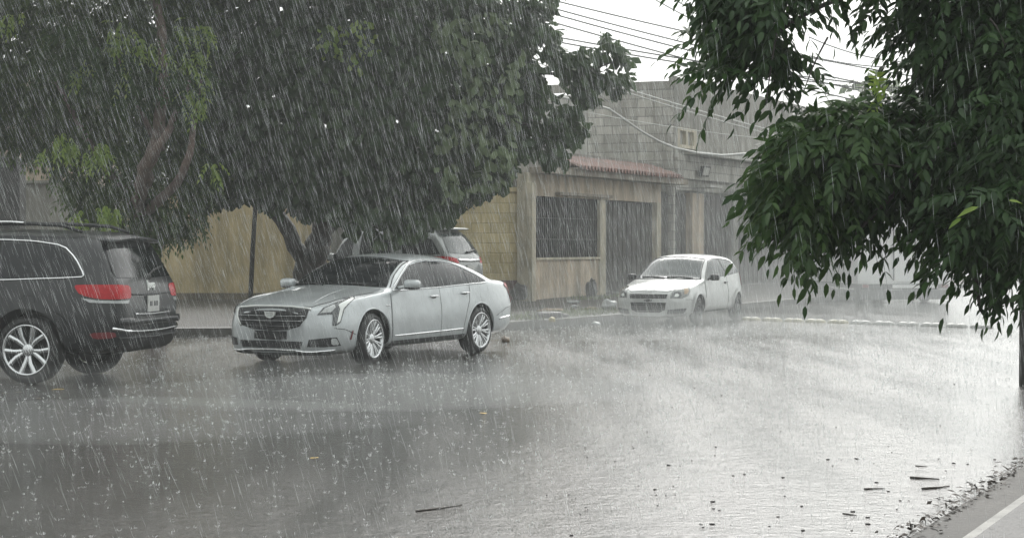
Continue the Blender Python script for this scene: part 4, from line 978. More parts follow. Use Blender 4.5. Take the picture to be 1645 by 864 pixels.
b = MB(); b.tube([F3(sH+.02, .06, 3.9), F3(sH+.02, .06, 5.85)], .045, 8); 
o = b.build('drain_pipe', M['lightplaster']); o.parent = h2.root; o.matrix_parent_inverse = inv
bb = MB(); h2.box(bb, sE+.05, 24, -.30, -.2, 3.0, 3.35); bb.build('gate_beam', M['greyplaster'], h2.root)
gs = [(sE+.12, fs(1112), 'dark'), (fs(1131), fs(1178), 'dark'), (fs(1186), 23.5, 'dark')]
for i, (x0, x1, _) in enumerate(gs):
    gg = H2('gate', x0, x1, -.24, -.20, .42, 2.98, M['dark_iron'])
    b = MB(); k = int((x1-x0)/.2)
    for j in range(k): h2.box(b, x0+(x1-x0)*j/k, x0+(x1-x0)*(j+1)/k-.03, -.195, -.17+.02*(j % 2), .46, 2.94)
    b.build('boards', M['brown_wood'], gg)
H2('gate_post', fs(1112)+.01, fs(1131)-.01, -.25, .0, .3, 3.0, M['beige'])
H2('gate_post', fs(1178)+.01, fs(1186)-.01, -.25, .0, .3, 3.0, M['greyplaster'])
H2('gate_post', 23.52, 24, -.25, .0, .3, 3.0, M['greyplaster'])
H2('canopy', fs(1110), fs(1131), .105, .55, fz(1120, 298)-.07, fz(1120, 298), M['lightplaster'])
H2('canopy', fs(1160), fs(1191), .105, .6, fz(1175, 304)-.08, fz(1175, 304), M['lightplaster'])
b = MB(); b.box(0, 17, 3, 8.5, 5.0, 5.15); b.build('roof', M['greyplaster'], h2.root)
b = MB(); b.box(15, 15.2, .2, 8.5, 0, 5.1); b.build('end_wall', M['greyplaster'], h2.root)
# flood lamp on the block house
fp = F3(fs(1117), .12, fz(1117, 276))
fl = empty('flood_lamp', fp, math.atan2(U.y, U.x), 'small square flood lamp fixed high on the grey block wall', 'lamp')
MB().box(-.28, .28, -.20, -.10, -.14, .14, 0, lambda x, y, z: (x, y-.25*z, z)).build('lamp_housing', M['dark_iron'], fl)
MB().box(-.22, .22, -.206, -.202, -.10, .10, 0, lambda x, y, z: (x, y-.25*z, z)).build('lamp_glass', M['lightplaster'], fl)
MB().tube([(0, 0, -.05), (0, -.12, 0)], .02, 6).build('bracket', M['dark_iron'], fl)

# house at the far left, mostly hidden
hl_ = empty('left_house', (-11, 41.5, .3), 0, 'grey house at the left edge with a pale band above its dark lower wall', 'house')
b = MB(); b.box(-9, 1.05, 0, 5, 0, 2.72); b.build('lower_wall', M['greyplaster'], hl_)
b = MB(); b.box(-9, .98, .05, 5, 2.722, 5.2); b.build('upper_wall', M['beige'], hl_)
b = MB(); b.box(-9.1, 1.1, -.12, 0, 2.70, 2.76); b.build('ledge', M['greyplaster'], hl_)
b = MB(); b.box(-9, -1.0, -.06, -.01, 0, 2.3); b.build('door', M['dark_iron'], hl_)
gp = empty('gate_pillar', (-11.0, 39.3, .3), 0, 'dark stout gate pillar in front of the grey house at the left edge', 'pillar')
MB().box(-.6, .35, -.25, .25, 0, 3.0).build('shaft', M['dark_iron'], gp); MB().blob((-.12, 0, 3.05), (.52, .3, .16), 4).build('cap', M['dark_iron'], gp, True)

# ------------------------------------------------------------------ trees
M['bark'] = mat('wet_bark', (.055, .045, .038), .5, var=.5, vscale=9, bump=.8, bscale=30)
M['redbark'] = mat('reddish_bark', (.21, .15, .125), .55, var=.4, vscale=9, bump=.7, bscale=30)
M['leaf_broad'] = leaf_mat('broad_leaf', (.032, .056, .027), (.070, .112, .048), .42, .32)
M['leaf_broad_light'] = leaf_mat('broad_leaf_pale', (.10, .145, .07), (.17, .22, .115), .45, .3)  # paler broad leaves for the right part of the crown
M['leaf_fine'] = leaf_mat('fine_leaf', (.038, .072, .022), (.095, .150, .042), .45, .4)
M['leaf_young'] = leaf_mat('young_leaf', (.16, .26, .05), (.28, .38, .085), .45, .45)
M['leaf_dark'] = leaf_mat('glossy_leaflet', (.016, .042, .013), (.042, .088, .025), .36, .32)
M['leaf_mid'] = leaf_mat('mid_leaflet', (.022, .055, .014), (.055, .105, .027), .38, .35)

def poly_np(poly): return np.array(poly, float)
def pdist(poly, pts):
    """signed inside distance of pts to polygon"""
    A = poly; B = np.roll(poly, -1, 0); d = B-A; L = (d**2).sum(1)
    best = np.full(len(pts), 1e9); ins = np.zeros(len(pts), bool)
    for i in range(len(A)):
        t = np.clip(((pts-A[i])@d[i])/L[i], 0, 1); q = pts-A[i]-t[:, None]*d[i]; best = np.minimum(best, np.hypot(q[:, 0], q[:, 1]))
        c = (A[i, 1] > pts[:, 1]) != (B[i, 1] > pts[:, 1])
        with np.errstate(divide='ignore', invalid='ignore'): xx = (B[i, 0]-A[i, 0])*(pts[:, 1]-A[i, 1])/(B[i, 1]-A[i, 1])+A[i, 0]
        ins ^= c & (pts[:, 0] < xx)
    return np.where(ins, best, -best)
def sample_crown(poly, n, Yc, thick, edge=6, clump=None, maxround=None):
    """n points in a rounded volume whose outline at depth Yc is the polygon"""
    poly = poly_np(poly); lo, hi = poly.min(0), poly.max(0); out = []
    while len(out) < n:
        p = rng.uniform(lo, hi, (4*n, 2)); dd = pdist(poly, p)
        p = p[dd > edge]; dd = dd[dd > edge]
        hm = np.minimum(dd/F*Yc*1.1+.12, thick)
        Y = Yc+hm*rng.uniform(-1, 1, len(p))
        if clump:
            sc, th = clump
            for (a, b_), y in zip(p, Y):
                q = P(a, b_, y)
                if noise.noise(q*sc) > th: out.append(q)
        else:
            for (a, b_), y in zip(p, Y): out.append(P(a, b_, y))
    return np.array([tuple(v) for v in out[:n]])

def unit(v): return v/np.maximum(np.linalg.norm(v, axis=-1, keepdims=True), 1e-9)
def place_leaves(T, tf, pos, dirs, norms, length, width):
    """copies of a leaf template (x along, y across, z up) as one vertex/face array"""
    d = unit(dirs); side = unit(np.cross(norms, d)); up = np.cross(d, side)
    V = pos[:, None, :]+(T[None, :, 0:1]*length[:, None, None])*d[:, None, :]+(T[None, :, 1:2]*width[:, None, None])*side[:, None, :]+(T[None, :, 2:3]*length[:, None, None])*up[:, None, :]
    n, k = len(pos), len(T)
    Fa = (tf[None]+(np.arange(n)*k)[:, None, None]).reshape(-1, tf.shape[1])
    return V.reshape(-1, 3), Fa
# broad obovate leaf, folded along its midrib and drooping at the tip
BT = np.array([[0, 0, 0], [.35, .30, .05], [.72, .48, .03], [1, .12, -.12], [.35, -.30, .05], [.72, -.48, .03], [1, -.12, -.12], [.36, 0, -.02], [.74, 0, -.05], [1.05, 0, -.15]], float)
BF = np.array([[0, 7, 1, 1], [7, 8, 2, 1], [8, 9, 3, 2], [0, 4, 7, 7], [4, 5, 8, 7], [5, 6, 9, 8]])
# slender leaflet with a drawn-out tip
LT = np.array([[0, 0, 0], [.22, .42, .03], [.55, .44, .02], [1, 0, -.14], [.22, -.42, .03], [.55, -.44, .02], [.24, 0, -.02], [.56, 0, -.05]], float)
LF = np.array([[0, 6, 1], [6, 7, 2], [6, 2, 1], [7, 3, 2], [0, 4, 6], [4, 5, 6], [5, 7, 6], [5, 3, 7]])
def tri(BF): return np.array([t for f in BF for t in ([f[0], f[1], f[2]], [f[0], f[2], f[3]]) if len(set(t)) == 3])
BF = tri(BF)
ST = np.array([[0, 0, 0], [.4, .5, .03], [1, 0, -.08], [.4, -.5, .03]], float); SF = np.array([[0, 1, 3], [1, 2, 3]])

def broad_leaves(pts, cen, size=(.13, .24), droop=.9):
    n = len(pts); o = unit(pts-cen); dirs = unit(o*.7+rng.normal(0, .55, (n, 3))+np.array([0, 0, -droop])*rng.uniform(.2, 1.3, (n, 1)))
    L = rng.uniform(*size, n); nm = unit(o*.8+rng.normal(0, .6, (n, 3))+np.array([0, -.2, .7]))
    return place_leaves(BT, BF, pts, dirs, nm, L, L*rng.uniform(.55, .8, n))
def fine_sprays(pts, cen, k=9, L0=(.16, .30), lf=(.05, .09), tmpl=(ST, SF), droop=.5, wr=.42, curl=.5, outw=.6, bias=(0, 0, 0)):
    """pinnate leaves: a drooping stalk with opposite leaflets and one at the tip"""
    n = len(pts); o = unit(pts-cen); d = unit(o*outw+rng.normal(0, .55, (n, 3))+np.array(bias)+np.array([0, 0, -droop])*rng.uniform(.1, 1.4, (n, 1)))
    nm = unit(rng.normal(0, .35, (n, 3))+np.array([0, -.25, 1.0])); side = unit(np.cross(nm, d)); L = rng.uniform(*L0, n)
    Ps, Ds, Ns, Ls = [], [], [], []
    stems = []
    for j in range(k):
        last = j == k-1; u = 1.0 if last else .18+.80*(j//2)/max(1, (k-1)//2-.0)
        u = min(u, 1.0); sg = 0 if last else (1 if j % 2 else -1)
        p = pts+d*(L*u)[:, None]+np.array([0, 0, -1.0])*(curl*L*u*u)[:, None]
        dl = unit(d*(.55+.3*u)+side*sg*.85+np.array([0, 0, -.55-.25*curl])+rng.normal(0, .16, (n, 3)))
        if last: dl = unit(d+np.array([0, 0, -.9]))
        Ps.append(p); Ds.append(dl); Ns.append(unit(nm+rng.normal(0, .25, (n, 3)))); Ls.append(rng.uniform(*lf, n)*(1-.25*abs(u-.5)))
    pos = np.concatenate(Ps); L2 = np.concatenate(Ls)
    V, Fa = place_leaves(tmpl[0], tmpl[1], pos, np.concatenate(Ds), np.concatenate(Ns), L2, L2*wr)
    return V, Fa, (pts, d, L, curl)
def stalks(info, r=.0025):
    """thin three-sided stalks for the pinnate leaves"""
    pts, d, L, curl = info; n = len(pts); q = []
    for u in (0, .5, 1.0): q.append(pts+d*(L*u)[:, None]+np.array([0, 0, -1.0])*(curl*L*u*u)[:, None])
    s1 = unit(np.cross(d, np.array([.3, .9, .2])))*r; s2 = unit(np.cross(d, s1))*r
    V = np.stack([q[0]+s1, q[0]-s1*.5+s2, q[0]-s1*.5-s2, q[1]+s1, q[1]-s1*.5+s2, q[1]-s1*.5-s2, q[2], q[2]+s1*.3, q[2]+s2*.3], 1)
    f = np.array([[0, 1, 4], [0, 4, 3], [1, 2, 5], [1, 5, 4], [2, 0, 3], [2, 3, 5], [3, 4, 7], [3, 7, 6], [4, 5, 8], [4, 8, 7], [5, 3, 6], [5, 6, 8]])
    return V.reshape(-1, 3), (f[None]+(np.arange(n)*9)[:, None, None]).reshape(-1, 3)
def merge(parts):
    V, Fa, Mi, b = [], [], [], 0
    for (v, f, m) in parts: V.append(v); Fa.append(f+b); Mi.append(np.full(len(f), m)); b += len(v)
    return np.concatenate(V), np.concatenate(Fa), np.concatenate(Mi)
def limb(b, pts, r, n=9, jit=.04, m=0):
    pts = [Vector(p) for p in pts]; out, rs = [], []
    N = 5*(len(pts)-1)
    for i in range(N+1):
        t = i/N*(len(pts)-1); k = min(int(t), len(pts)-2); u = t-k
        p0, p1, p2, p3 = pts[max(k-1, 0)], pts[k], pts[k+1], pts[min(k+2, len(pts)-1)]
        q = .5*((2*p1)+(p2-p0)*u+(2*p0-5*p1+4*p2-p3)*u*u+(3*p1-p0-3*p2+p3)*u**3)
        rr = r[0]+(r[1]-r[0])*i/N
        out.append(q+Vector((random.gauss(0, jit), random.gauss(0, jit), 0))*min(1, rr*6)); rs.append(rr*(1+random.uniform(-.06, .06)))
    b.tube(out, rs, n, m)

# --- broad-leaved tree in the middle
tm = empty('broadleaf_tree', (-3.75, 33.0, .2), 0, 'big broad-leaved tree with two dark trunks and a wide crown hanging over the silver saloon', 'tree')
polyM = [(262, -420), (560, -560), (780, -480), (905, -260), (930, -90), (902, 0), (880, 35), (868, 70), (858, 110), (880, 150), (862, 190), (850, 235), (833, 262), (822, 300), (800, 308), (770, 318), (752, 333), (722, 345), (690, 345), (668, 357), (640, 338), (618, 350), (600, 335), (572, 352), (548, 340), (528, 342), (505, 350), (486, 352), (468, 338), (448, 346), (425, 338), (408, 322), (380, 330), (352, 330), (330, 342), (312, 348), (298, 330), (270, 250), (275, 100)]
cenM = np.array(tuple(P(570, 60, 31.2)))
ptsM = np.concatenate([sample_crown(polyM, 15000, 31.0, 2.2, 7), sample_crown([p for p in polyM if p[1] > -90]+[(280, -60)], 15000, 30.4, 1.5, 7)])
lumps = [((905, 110), 26), ((885, 90), 18), ((930, 95), 16), ((948, 130), 20), ((960, 92), 16), ((968, 66), 9), ((988, 90), 13), ((1000, 98), 12), ((925, 150), 22), ((945, 160), 14), ((975, 125), 12), ((998, 130), 14), ((985, 150), 10), ((985, 82), 10), ((905, 190), 24), ((890, 225), 24), ((870, 205), 26), ((915, 215), 20), ((930, 208), 10), ((880, 255), 16), ((898, 262), 9), ((860, 160), 28), ((850, 240), 22), ((845, 130), 30), ((935, 120), 16), ((875, 60), 22), ((612, 352), 20), ((640, 352), 14), ((668, 356), 16), ((690, 350), 18), ((588, 350), 16), ((625, 368), 10), ((545, 345), 16), ((715, 350), 14), ((585, 370), 14), ((602, 384), 11), ((655, 372), 13), ((566, 362), 14), ((640, 384), 9), ((675, 366), 12)]
ex = []
for (cx_, cy_), r_ in lumps:
    k = int(r_*r_*.13)+5
    for _ in range(k):
        a, q = random.uniform(0, 6.283), math.sqrt(random.random())*r_*.82
        ex.append(tuple(P(cx_+q*math.cos(a), cy_-6+q*math.sin(a), 29.6+random.uniform(-.35, .35))))
ex = np.array(ex)
over = []  # unseen leaves above the view, added to shade the bonnet and darken reflections
while len(over) < 9000:
    q = (random.uniform(-9.5, 1.0), random.uniform(24.5, 31.0), random.uniform(5.6, 14.5))
    if ((q[0]+4.2)/5.2)**2+((q[1]-29.5)/5.2)**2+((q[2]-8.8)/5.2)**2 < 1 and q[2] > CH+.150*q[1]: over.append(q)
ptsM = np.concatenate([ptsM, np.array(over)])
v1 = broad_leaves(ptsM, cenM); v2 = broad_leaves(ex, cenM, (.15, .25), 1.1)
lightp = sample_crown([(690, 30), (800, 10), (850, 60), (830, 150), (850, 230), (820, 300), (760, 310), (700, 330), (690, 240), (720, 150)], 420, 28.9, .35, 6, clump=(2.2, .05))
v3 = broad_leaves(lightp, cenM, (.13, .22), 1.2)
youngp = sample_crown([(490, 40), (600, 20), (610, 90), (580, 120), (520, 100)], 70, 28.9, .3, 6)
v4 = broad_leaves(youngp, cenM, (.10, .17), 1.0)
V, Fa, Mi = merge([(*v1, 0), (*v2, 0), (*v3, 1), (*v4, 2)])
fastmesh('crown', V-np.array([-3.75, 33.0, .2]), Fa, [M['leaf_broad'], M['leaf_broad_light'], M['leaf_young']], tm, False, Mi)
b = MB(); o_ = Vector((-3.75, 33.0, .2))
T_ = lambda px, py, Y: P(px, py, Y)-o_
limb(b, [Vector((-.15, 0, -.15)), T_(487, 420, 32.8), T_(462, 370, 32.4), T_(432, 322, 31.9), T_(400, 250, 31.5), T_(380, 150, 31)], (.19, .07))
limb(b, [Vector((.28, .05, -.15)), T_(512, 430, 32.9), T_(518, 370, 32.6), T_(528, 320, 32.2), T_(560, 220, 31.6), T_(600, 60, 31.2), T_(620, -100, 31)], (.24, .07))
limb(b, [T_(516, 400, 32.9), T_(536, 350, 32.9), T_(580, 290, 32.4), T_(680, 200, 31.5), T_(780, 150, 30.6)], (.15, .04))
limb(b, [T_(760, 160, 30.8), T_(850, 120, 30.0), T_(920, 120, 29.7), T_(985, 100, 29.6)], (.05, .012), 6, .01)
limb(b, [T_(800, 180, 30.4), T_(860, 210, 29.8), T_(890, 250, 29.6)], (.04, .012), 6, .01)
limb(b, [T_(528, 320, 32.2), T_(480, 180, 31.6), T_(470, 20, 31.2)], (.12, .04))
b.build('trunk', M['bark'], tm, True)

# --- fine-leaved tree on the left
tl_ = empty('feathery_tree', (-6.1, 30.9, .15), 0, 'fine-leaved tree with reddish branches and yellow-green new shoots behind the dark sport utility car', 'tree')
polyL = [(-260, -420), (60, -560), (300, -460), (365, -200), (348, -20), (352, 60), (335, 120), (345, 180), (328, 230), (352, 262), (358, 290), (335, 330), (338, 360), (300, 378), (268, 392), (232, 396), (180, 372), (118, 352), (96, 318), (88, 290), (62, 262), (30, 240), (0, 232), (-120, 240), (-240, 250)]
cenL = np.array(tuple(P(150, 60, 29.5)))
oL = np.array([-6.1, 30.9, .15])
over = []  # overhanging leaves out of view, added to darken the sport utility car
while len(over) < 4200:
    q = (random.uniform(-13, -4), random.uniform(19.5, 29.5), random.uniform(4.6, 13))
    if ((q[0]+8.5)/4.6)**2+((q[1]-27)/6.5)**2+((q[2]-8)/4.6)**2 < 1 and q[2] > CH+.150*q[1]: over.append(q)
a1_, f1_, i1_ = fine_sprays(np.concatenate([np.array(over), sample_crown(polyL, 6000, 29.6, 1.7, 10), sample_crown([p for p in polyL if p[1] > -100]+[(-240, -60)], 3200, 29.6, 1.3, 10), sample_crown([(-60, -60), (340, -60), (330, 200), (220, 270), (120, 250), (20, 225), (-60, 200)], 3200, 29.9, .8, 8)]), cenL, 9, (.18, .32), (.08, .14), droop=.6)
a2_, f2_, i2_ = fine_sprays(sample_crown([(60, 20), (340, 10), (345, 130), (300, 180), (200, 170), (60, 150)], 420, 27.5, .4, 4, clump=(1.4, .05)), cenL, 11, (.2, .34), (.07, .11), droop=.5)
yp = []
for (x, y, r_, k) in ((125, 120, 12, 10), (140, 108, 10, 8), (192, 55, 18, 16), (178, 80, 10, 6), (230, 80, 16, 12), (300, 50, 16, 12), (312, 100, 16, 14), (330, 55, 14, 12), (322, 130, 12, 8), (305, 155, 9, 12), (315, 172, 10, 14), (100, 228, 14, 12), (115, 240, 12, 9), (150, 250, 18, 16), (165, 246, 14, 14), (345, 268, 12, 9), (170, 345, 16, 14), (180, 343, 10, 10), (10, 40, 16, 8), (24, 30, 12, 6), (130, 355, 14, 8), (200, 120, 16, 8), (262, 100, 16, 10), (70, 250, 12, 4)):
    for _ in range(k):
        a, q = random.uniform(0, 6.283), math.sqrt(random.random())*r_; yp.append(tuple(P(x+q*math.cos(a), y-6+q*math.sin(a), 27.3+random.uniform(-.2, .2))))
a3_, f3_, i3_ = fine_sprays(np.array(yp), cenL, 9, (.14, .24), (.07, .12), droop=.7, curl=.7)
s1_ = stalks(i1_, .003)
V, Fa, Mi = merge([(a1_, f1_, 0), (a2_, f2_, 1), (a3_, f3_, 2)])
fastmesh('crown', V-oL, Fa, [M['leaf_fine'], M['leaf_mid'], M['leaf_young']], tl_, False, Mi)
b = MB(); o_ = Vector(tuple(oL))
limb(b, [Vector((0, 0, -.1)), T_(245, 400, 30.8), T_(238, 350, 30.5), T_(232, 300, 28.6), T_(250, 220, 28), T_(262, 120, 28), T_(250, -50, 29)], (.20, .06))
limb(b, [T_(236, 380, 30.6), T_(222, 320, 28.6), T_(240, 260, 27.8), T_(280, 190, 27.5), T_(305, 130, 27.4)], (.12, .03))
limb(b, [T_(240, 360, 30.5), T_(200, 300, 29.6), T_(150, 240, 29), T_(90, 130, 28.6)], (.12, .03))
limb(b, [T_(238, 340, 29), T_(292, 280, 27.8), T_(312, 200, 27.6), T_(325, 120, 27.5)], (.09, .02))
limb(b, [T_(262, 240, 28.6), T_(225, 180, 28), T_(190, 90, 27.8)], (.06, .02))
b.build('trunk', M['redbark'], tl_, True)

# --- tree leaning in from the right, close to the camera
tr = empty('leaning_tree', (4.35, 8.9, .1), 0, 'dark glossy tree leaning in from the right edge, hanging close to the camera', 'tree')
oR = np.array([4.35, 8.9, .1])
YR = 8.3
polyA = [(1092, -60), (1088, 5), (1100, 22), (1125, 30), (1140, 42), (1150, 70), (1152, 110), (1168, 140), (1160, 165), (1190, 150), (1212, 185), (1235, 205), (1262, 205), (1285, 188), (1320, 178), (1350, 165), (1378, 128), (1375, 60), (1358, 0), (1356, -70), (1230, -120)]
polyA2 = [(1140, 60), (1160, 95), (1150, 130), (1128, 100)]
polyA3 = [(1135, 170), (1160, 150), (1180, 160), (1172, 190), (1145, 208), (1130, 192)]
polyA4 = [(1360, -60), (1450, -60), (1440, 15), (1420, 40), (1408, 82), (1395, 60), (1388, 20), (1370, 15)]
polyB = [(1235, 205), (1290, 185), (1350, 165), (1400, 165), (1440, 150), (1500, 160), (1530, 240), (1510, 330), (1478, 385), (1450, 392), (1425, 405), (1400, 410), (1378, 430), (1358, 468), (1345, 452), (1335, 430), (1322, 465), (1306, 470), (1290, 450), (1272, 420), (1250, 432), (1238, 448), (1215, 440), (1195, 452), (1188, 425), (1196, 395), (1180, 375), (1168, 352), (1186, 330), (1200, 300), (1225, 270)]
polyC = [(1450, -80), (1500, -140), (1760, -140), (1760, 500), (1690, 560), (1645, 545), (1622, 540), (1600, 560), (1590, 530), (1560, 515), (1545, 500), (1522, 480), (1500, 440), (1482, 405), (1478, 385), (1500, 330), (1505, 200), (1490, 175), (1470, 130), (1455, 60)]
cenR = np.array(tuple(P(1450, 200, YR+.5)))
def right_pts(poly, n, Y, th, edge, clump=None):
    c = (sum(p[0] for p in poly)/len(poly), sum(p[1] for p in poly)/len(poly))
    y0 = min(p[1] for p in poly); y1 = max(p[1] for p in poly)
    x0 = min(p[0] for p in poly); x1 = max(p[0] for p in poly); kx = min(52, .3*(x1-x0))
    return sample_crown([(x+kx*(x1-x)/(x1-x0)*(1 if x1 < 1550 else 0), y-8-min(66, .22*(y1-y0))*(y-y0)/(y1-y0)) for x, y in poly], n, Y, th, edge, clump)
def lr(ps, **k): return fine_sprays(ps, cenR, 13, (.18, .30), (.05, .09), (LT, LF), wr=.37, outw=.15, bias=(-.5, -.1, .05), **k)
up = lambda p, k: [(x, y*k if y > 0 else y) for x, y in p]
polyA, polyA2, polyA3, polyB, polyC = up(polyA, .95), up(polyA2, .8), up(polyA3, .74), up(polyB, .97), up(polyC, .95)
sets = [(right_pts(polyA, 440, YR-.2, .5, 20, (2.6, -.12)), 0), (right_pts(polyA2, 8, YR, .15, 4), 1), (right_pts(polyA3, 7, YR-.3, .15, 3), 0), (right_pts(polyA4, 14, YR, .3, 4), 0),
        (right_pts(polyB, 640, YR, .6, 22), 0), (right_pts([(1240, 200), (1300, 170), (1420, 160), (1450, 200), (1400, 300), (1330, 420), (1230, 430), (1190, 370), (1200, 310)], 210, YR-.55, .2, 14), 1),
        (right_pts(polyC, 1500, YR+.1, .8, 22), 0), (sample_crown([(1660, -420), (1900, -620), (2300, -520), (2420, -200), (2380, 150), (2250, 330), (2000, 420), (1800, 480), (1690, 420), (1680, 0)], 900, YR+.4, 1.1, 24), 0), (sample_crown([(1180, -330), (1450, -520), (1750, -560), (1720, -160), (1500, -110), (1200, -110)], 500, YR+.3, .9, 20), 0), (right_pts([(1500, 180), (1700, 150), (1700, 520), (1560, 470), (1500, 400)], 90, YR-.6, .2, 10), 0)]
prt = []
for ps, mi in sets:
    vv, ff_, inf = lr(ps, droop=.4, curl=.45); prt.append((vv, ff_, mi)); sv, sf = stalks(inf, .0018); prt.append((sv, sf, mi))
sp_ = np.array([tuple(P(*q)) for q in ((1420, 135, YR-.3), (1412, 150, YR-.3), (1425, 158, YR-.3))])
vv, ff_, inf = fine_sprays(sp_, cenR, 11, (.10, .16), (.04, .06), (LT, LF), droop=-1.2, curl=.2, wr=.3); prt.append((vv, ff_, 2))
# a pair of large pale leaves on the near side
pale = np.array([tuple(P(*q)) for q in ((1572, 332, 7.2), (1545, 350, 7.2), (1620, 322, 7.2))])
vv, ff_ = place_leaves(LT, LF, pale, np.array([[-.9, -.1, -.35], [-.7, 0, -.5], [.8, 0, -.1]]), np.array([[.1, -.6, .8]]*3), np.array([.10, .07, .06]), np.array([.028, .022, .02])); prt.append((vv, ff_, 2))
V, Fa, Mi = merge(prt)
fastmesh('crown', V-oR, Fa, [M['leaf_dark'], M['leaf_mid'], M['leaf_young']], tr, False, Mi)
b = MB(); o_ = Vector(tuple(oR))
limb(b, [Vector((0, 0, -.1)), Vector((-.1, 0, 1.0)), T_(2140, 120, 8.7), T_(1900, -200, 8.6), T_(1700, -420, 8.4)], (.17, .09))
limb(b, [T_(2170, 300, 8.8), T_(1850, 260, 8.5), T_(1640, 235, 8.4), T_(1560, 215, 8.3), T_(1480, 190, 8.3), T_(1400, 215, 8.2), T_(1300, 260, 8.1)], (.055, .008), 8, .01)
limb(b, [T_(2120, 60, 8.7), T_(1800, 20, 8.5), T_(1600, -10, 8.4), T_(1450, -30, 8.2), T_(1320, 10, 8.1), T_(1240, 60, 8.1), T_(1180, 110, 8.1)], (.024, .005), 8, .01)
limb(b, [T_(1640, 235, 8.4), T_(1600, 330, 8.3), T_(1570, 420, 8.2), T_(1575, 500, 8.2)], (.03, .006), 7, .01)
limb(b, [T_(1560, 215, 8.3), T_(1450, 300, 8.1), T_(1360, 390, 8.0)], (.018, .005), 6, .01)
limb(b, [T_(1400, 215, 8.2), T_(1300, 330, 8.0), T_(1235, 390, 7.9)], (.014, .004), 6, .01)
limb(b, [T_(1600, -10, 8.4), T_(1560, 80, 8.3), T_(1530, 150, 8.3)], (.02, .006), 6, .01)
for (x0, y0, x1, y1) in ((1590, 30, 1615, 75), (1470, 272, 1350, 268), (1640, 310, 1560, 340), (1330, 60, 1290, 150), (1250, 40, 1230, 170)):
    limb(b, [T_(x0, y0, YR-.5), T_((x0+x1)/2, (y0+y1)/2-6, YR-.5), T_(x1, y1, YR-.5)], (.005, .002), 5, .002)
b.build('trunk', M['bark'], tr, True)

# --- grey trees far down the street
def far_tree(px, Y, h, rx, label):
    base = P(px, HY, Y); base.z = 0
    t = empty('distant_tree', base, 0, label, 'tree')
    n = 900; p = rng.normal(0, 1, (n*2, 3)); p = unit(p)*rng.uniform(.35, 1, (n*2, 1))**.5
    keep = [noise.noise(Vector(tuple(q*1.9+px))) > -.12 for q in p]; p = p[np.array(keep)][:n]
    pts = p*np.array([rx, rx, h*.36])+np.array([0, 0, h*.66])
    vv, ff_ = place_leaves(ST, SF, pts, rng.normal(0, 1, pts.shape)+np.array([0, 0, -.5]), rng.normal(0, 1, pts.shape), rng.uniform(.4, .8, len(pts)), rng.uniform(.25, .5, len(pts)))
    fastmesh('crown', vv, ff_, [M['leaf_fine']], t)
    b = MB(); limb(b, [(0, 0, -.1), (.1, 0, h*.3), (0, .1, h*.62)], (.28, .12)); b.build('trunk', M['bark'], t, True)
far_tree(1405, 96, 10.6, 2.6, 'grey misty tree top seen in the gap between the dark right-hand branches, taller one')
far_tree(1465, 100, 8.6, 2.4, 'grey misty tree seen through the leaves right of the taller misty tree')
far_tree(1300, 88, 6.6, 3.2, 'hazy tree beyond the block house hidden by the near leaves')

# ------------------------------------------------------------------ poles and wires
tag(MB().tube([G(402, 486, .36)+Vector((0, 0, 0)), P(406, 400, 37.5), P(411, 322, 37.2), P(414, 240, 37)], [.05, .05, .045, .04], 8).build('thin_pole', M['dark_iron'], None, True), 'thin dark leaning pole standing before the mustard wall', 'pole')
M['pole'] = mat('weathered_pole', (.05, .047, .043), .6, var=.4, vscale=4)
up = empty('utility_pole', (5.82, 20.1, 0), 0, 'dark utility pole at the right edge rising from the wet road side', 'pole')
MB().tube([(0, 0, 0), (0, 0, 4), (.05, 0, 9.5)], [.17, .15, .11], 14).build('shaft', M['pole'], up, True)
MB().box(-.9, .9, -.05, .05, 9.0, 9.1).build('cross_arm', M['pole'], up)
dp = empty('street_pole', P(1500, HY, 84) * 1, 0, 'far grey utility pole with a cross arm glimpsed through the right-hand leaves', 'pole'); dp.location.z = 0
MB().tube([(0, 0, 0), (0, 0, 10.4)], [.16, .11], 10).build('shaft', M['pole'], dp, True); MB().box(-.7, .7, -.05, .05, 10.0, 10.12).build('cross_arm', M['pole'], dp)

M['wire'] = mat('cable', (.10, .10, .10), .5); M['palewire'] = mat('pale_cable', (.5, .5, .48), .45)
def wire(a, b, sag, r, mt, label):
    n = 22; pts = []
    for i in range(n+1):
        t = i/n; q = a.lerp(b, t); q.z -= sag*4*t*(1-t); pts.append(q)
    return tag(MB().tube(pts, r, 5).build('power_line', mt, None, True), label, 'cable', 'cables strung across the street')
def wpx(x0, y0, Y0, x1, y1, Y1, sag, r, mt, label): wire(P(x0, y0, Y0), P(x1, y1, Y1), sag, r, mt, label)
sk = [((700, -48), (1640, 150), 'topmost of the dark cables crossing the pale sky'), ((700, -40), (1640, 182), 'second cable from the top crossing the pale sky'), ((700, -32), (1640, 196), 'third cable down crossing the pale sky, close under the second'), ((700, -20), (1640, 215), 'fourth cable down crossing the pale sky'),
      ((700, 22), (1640, 160), 'fifth cable down in the pale sky, just above the next'), ((700, 30), (1640, 166), 'sixth cable down crossing the sky above the block house roof')]
for (p0, p1, lab) in sk: wpx(p0[0], p0[1], 44, p1[0], p1[1], 52, .25, .02, M['wire'], lab)
wpx(1000, -30, 40, 1200, 75, 48, .05, .016, M['wire'], 'steep cable at the top of the sky, upper of two')
wpx(1030, -30, 40, 1260, 90, 48, .05, .016, M['wire'], 'steep cable at the top of the sky, lower of two')
wpx(860, 95, 38, 1400, 248, 44, .12, .016, M['palewire'], 'pale cable slanting across the block wall, upper of the pale ones')
wpx(860, 100, 38, 1400, 256, 44, .12, .014, M['palewire'], 'pale cable slanting across the block wall, second of the pale ones')
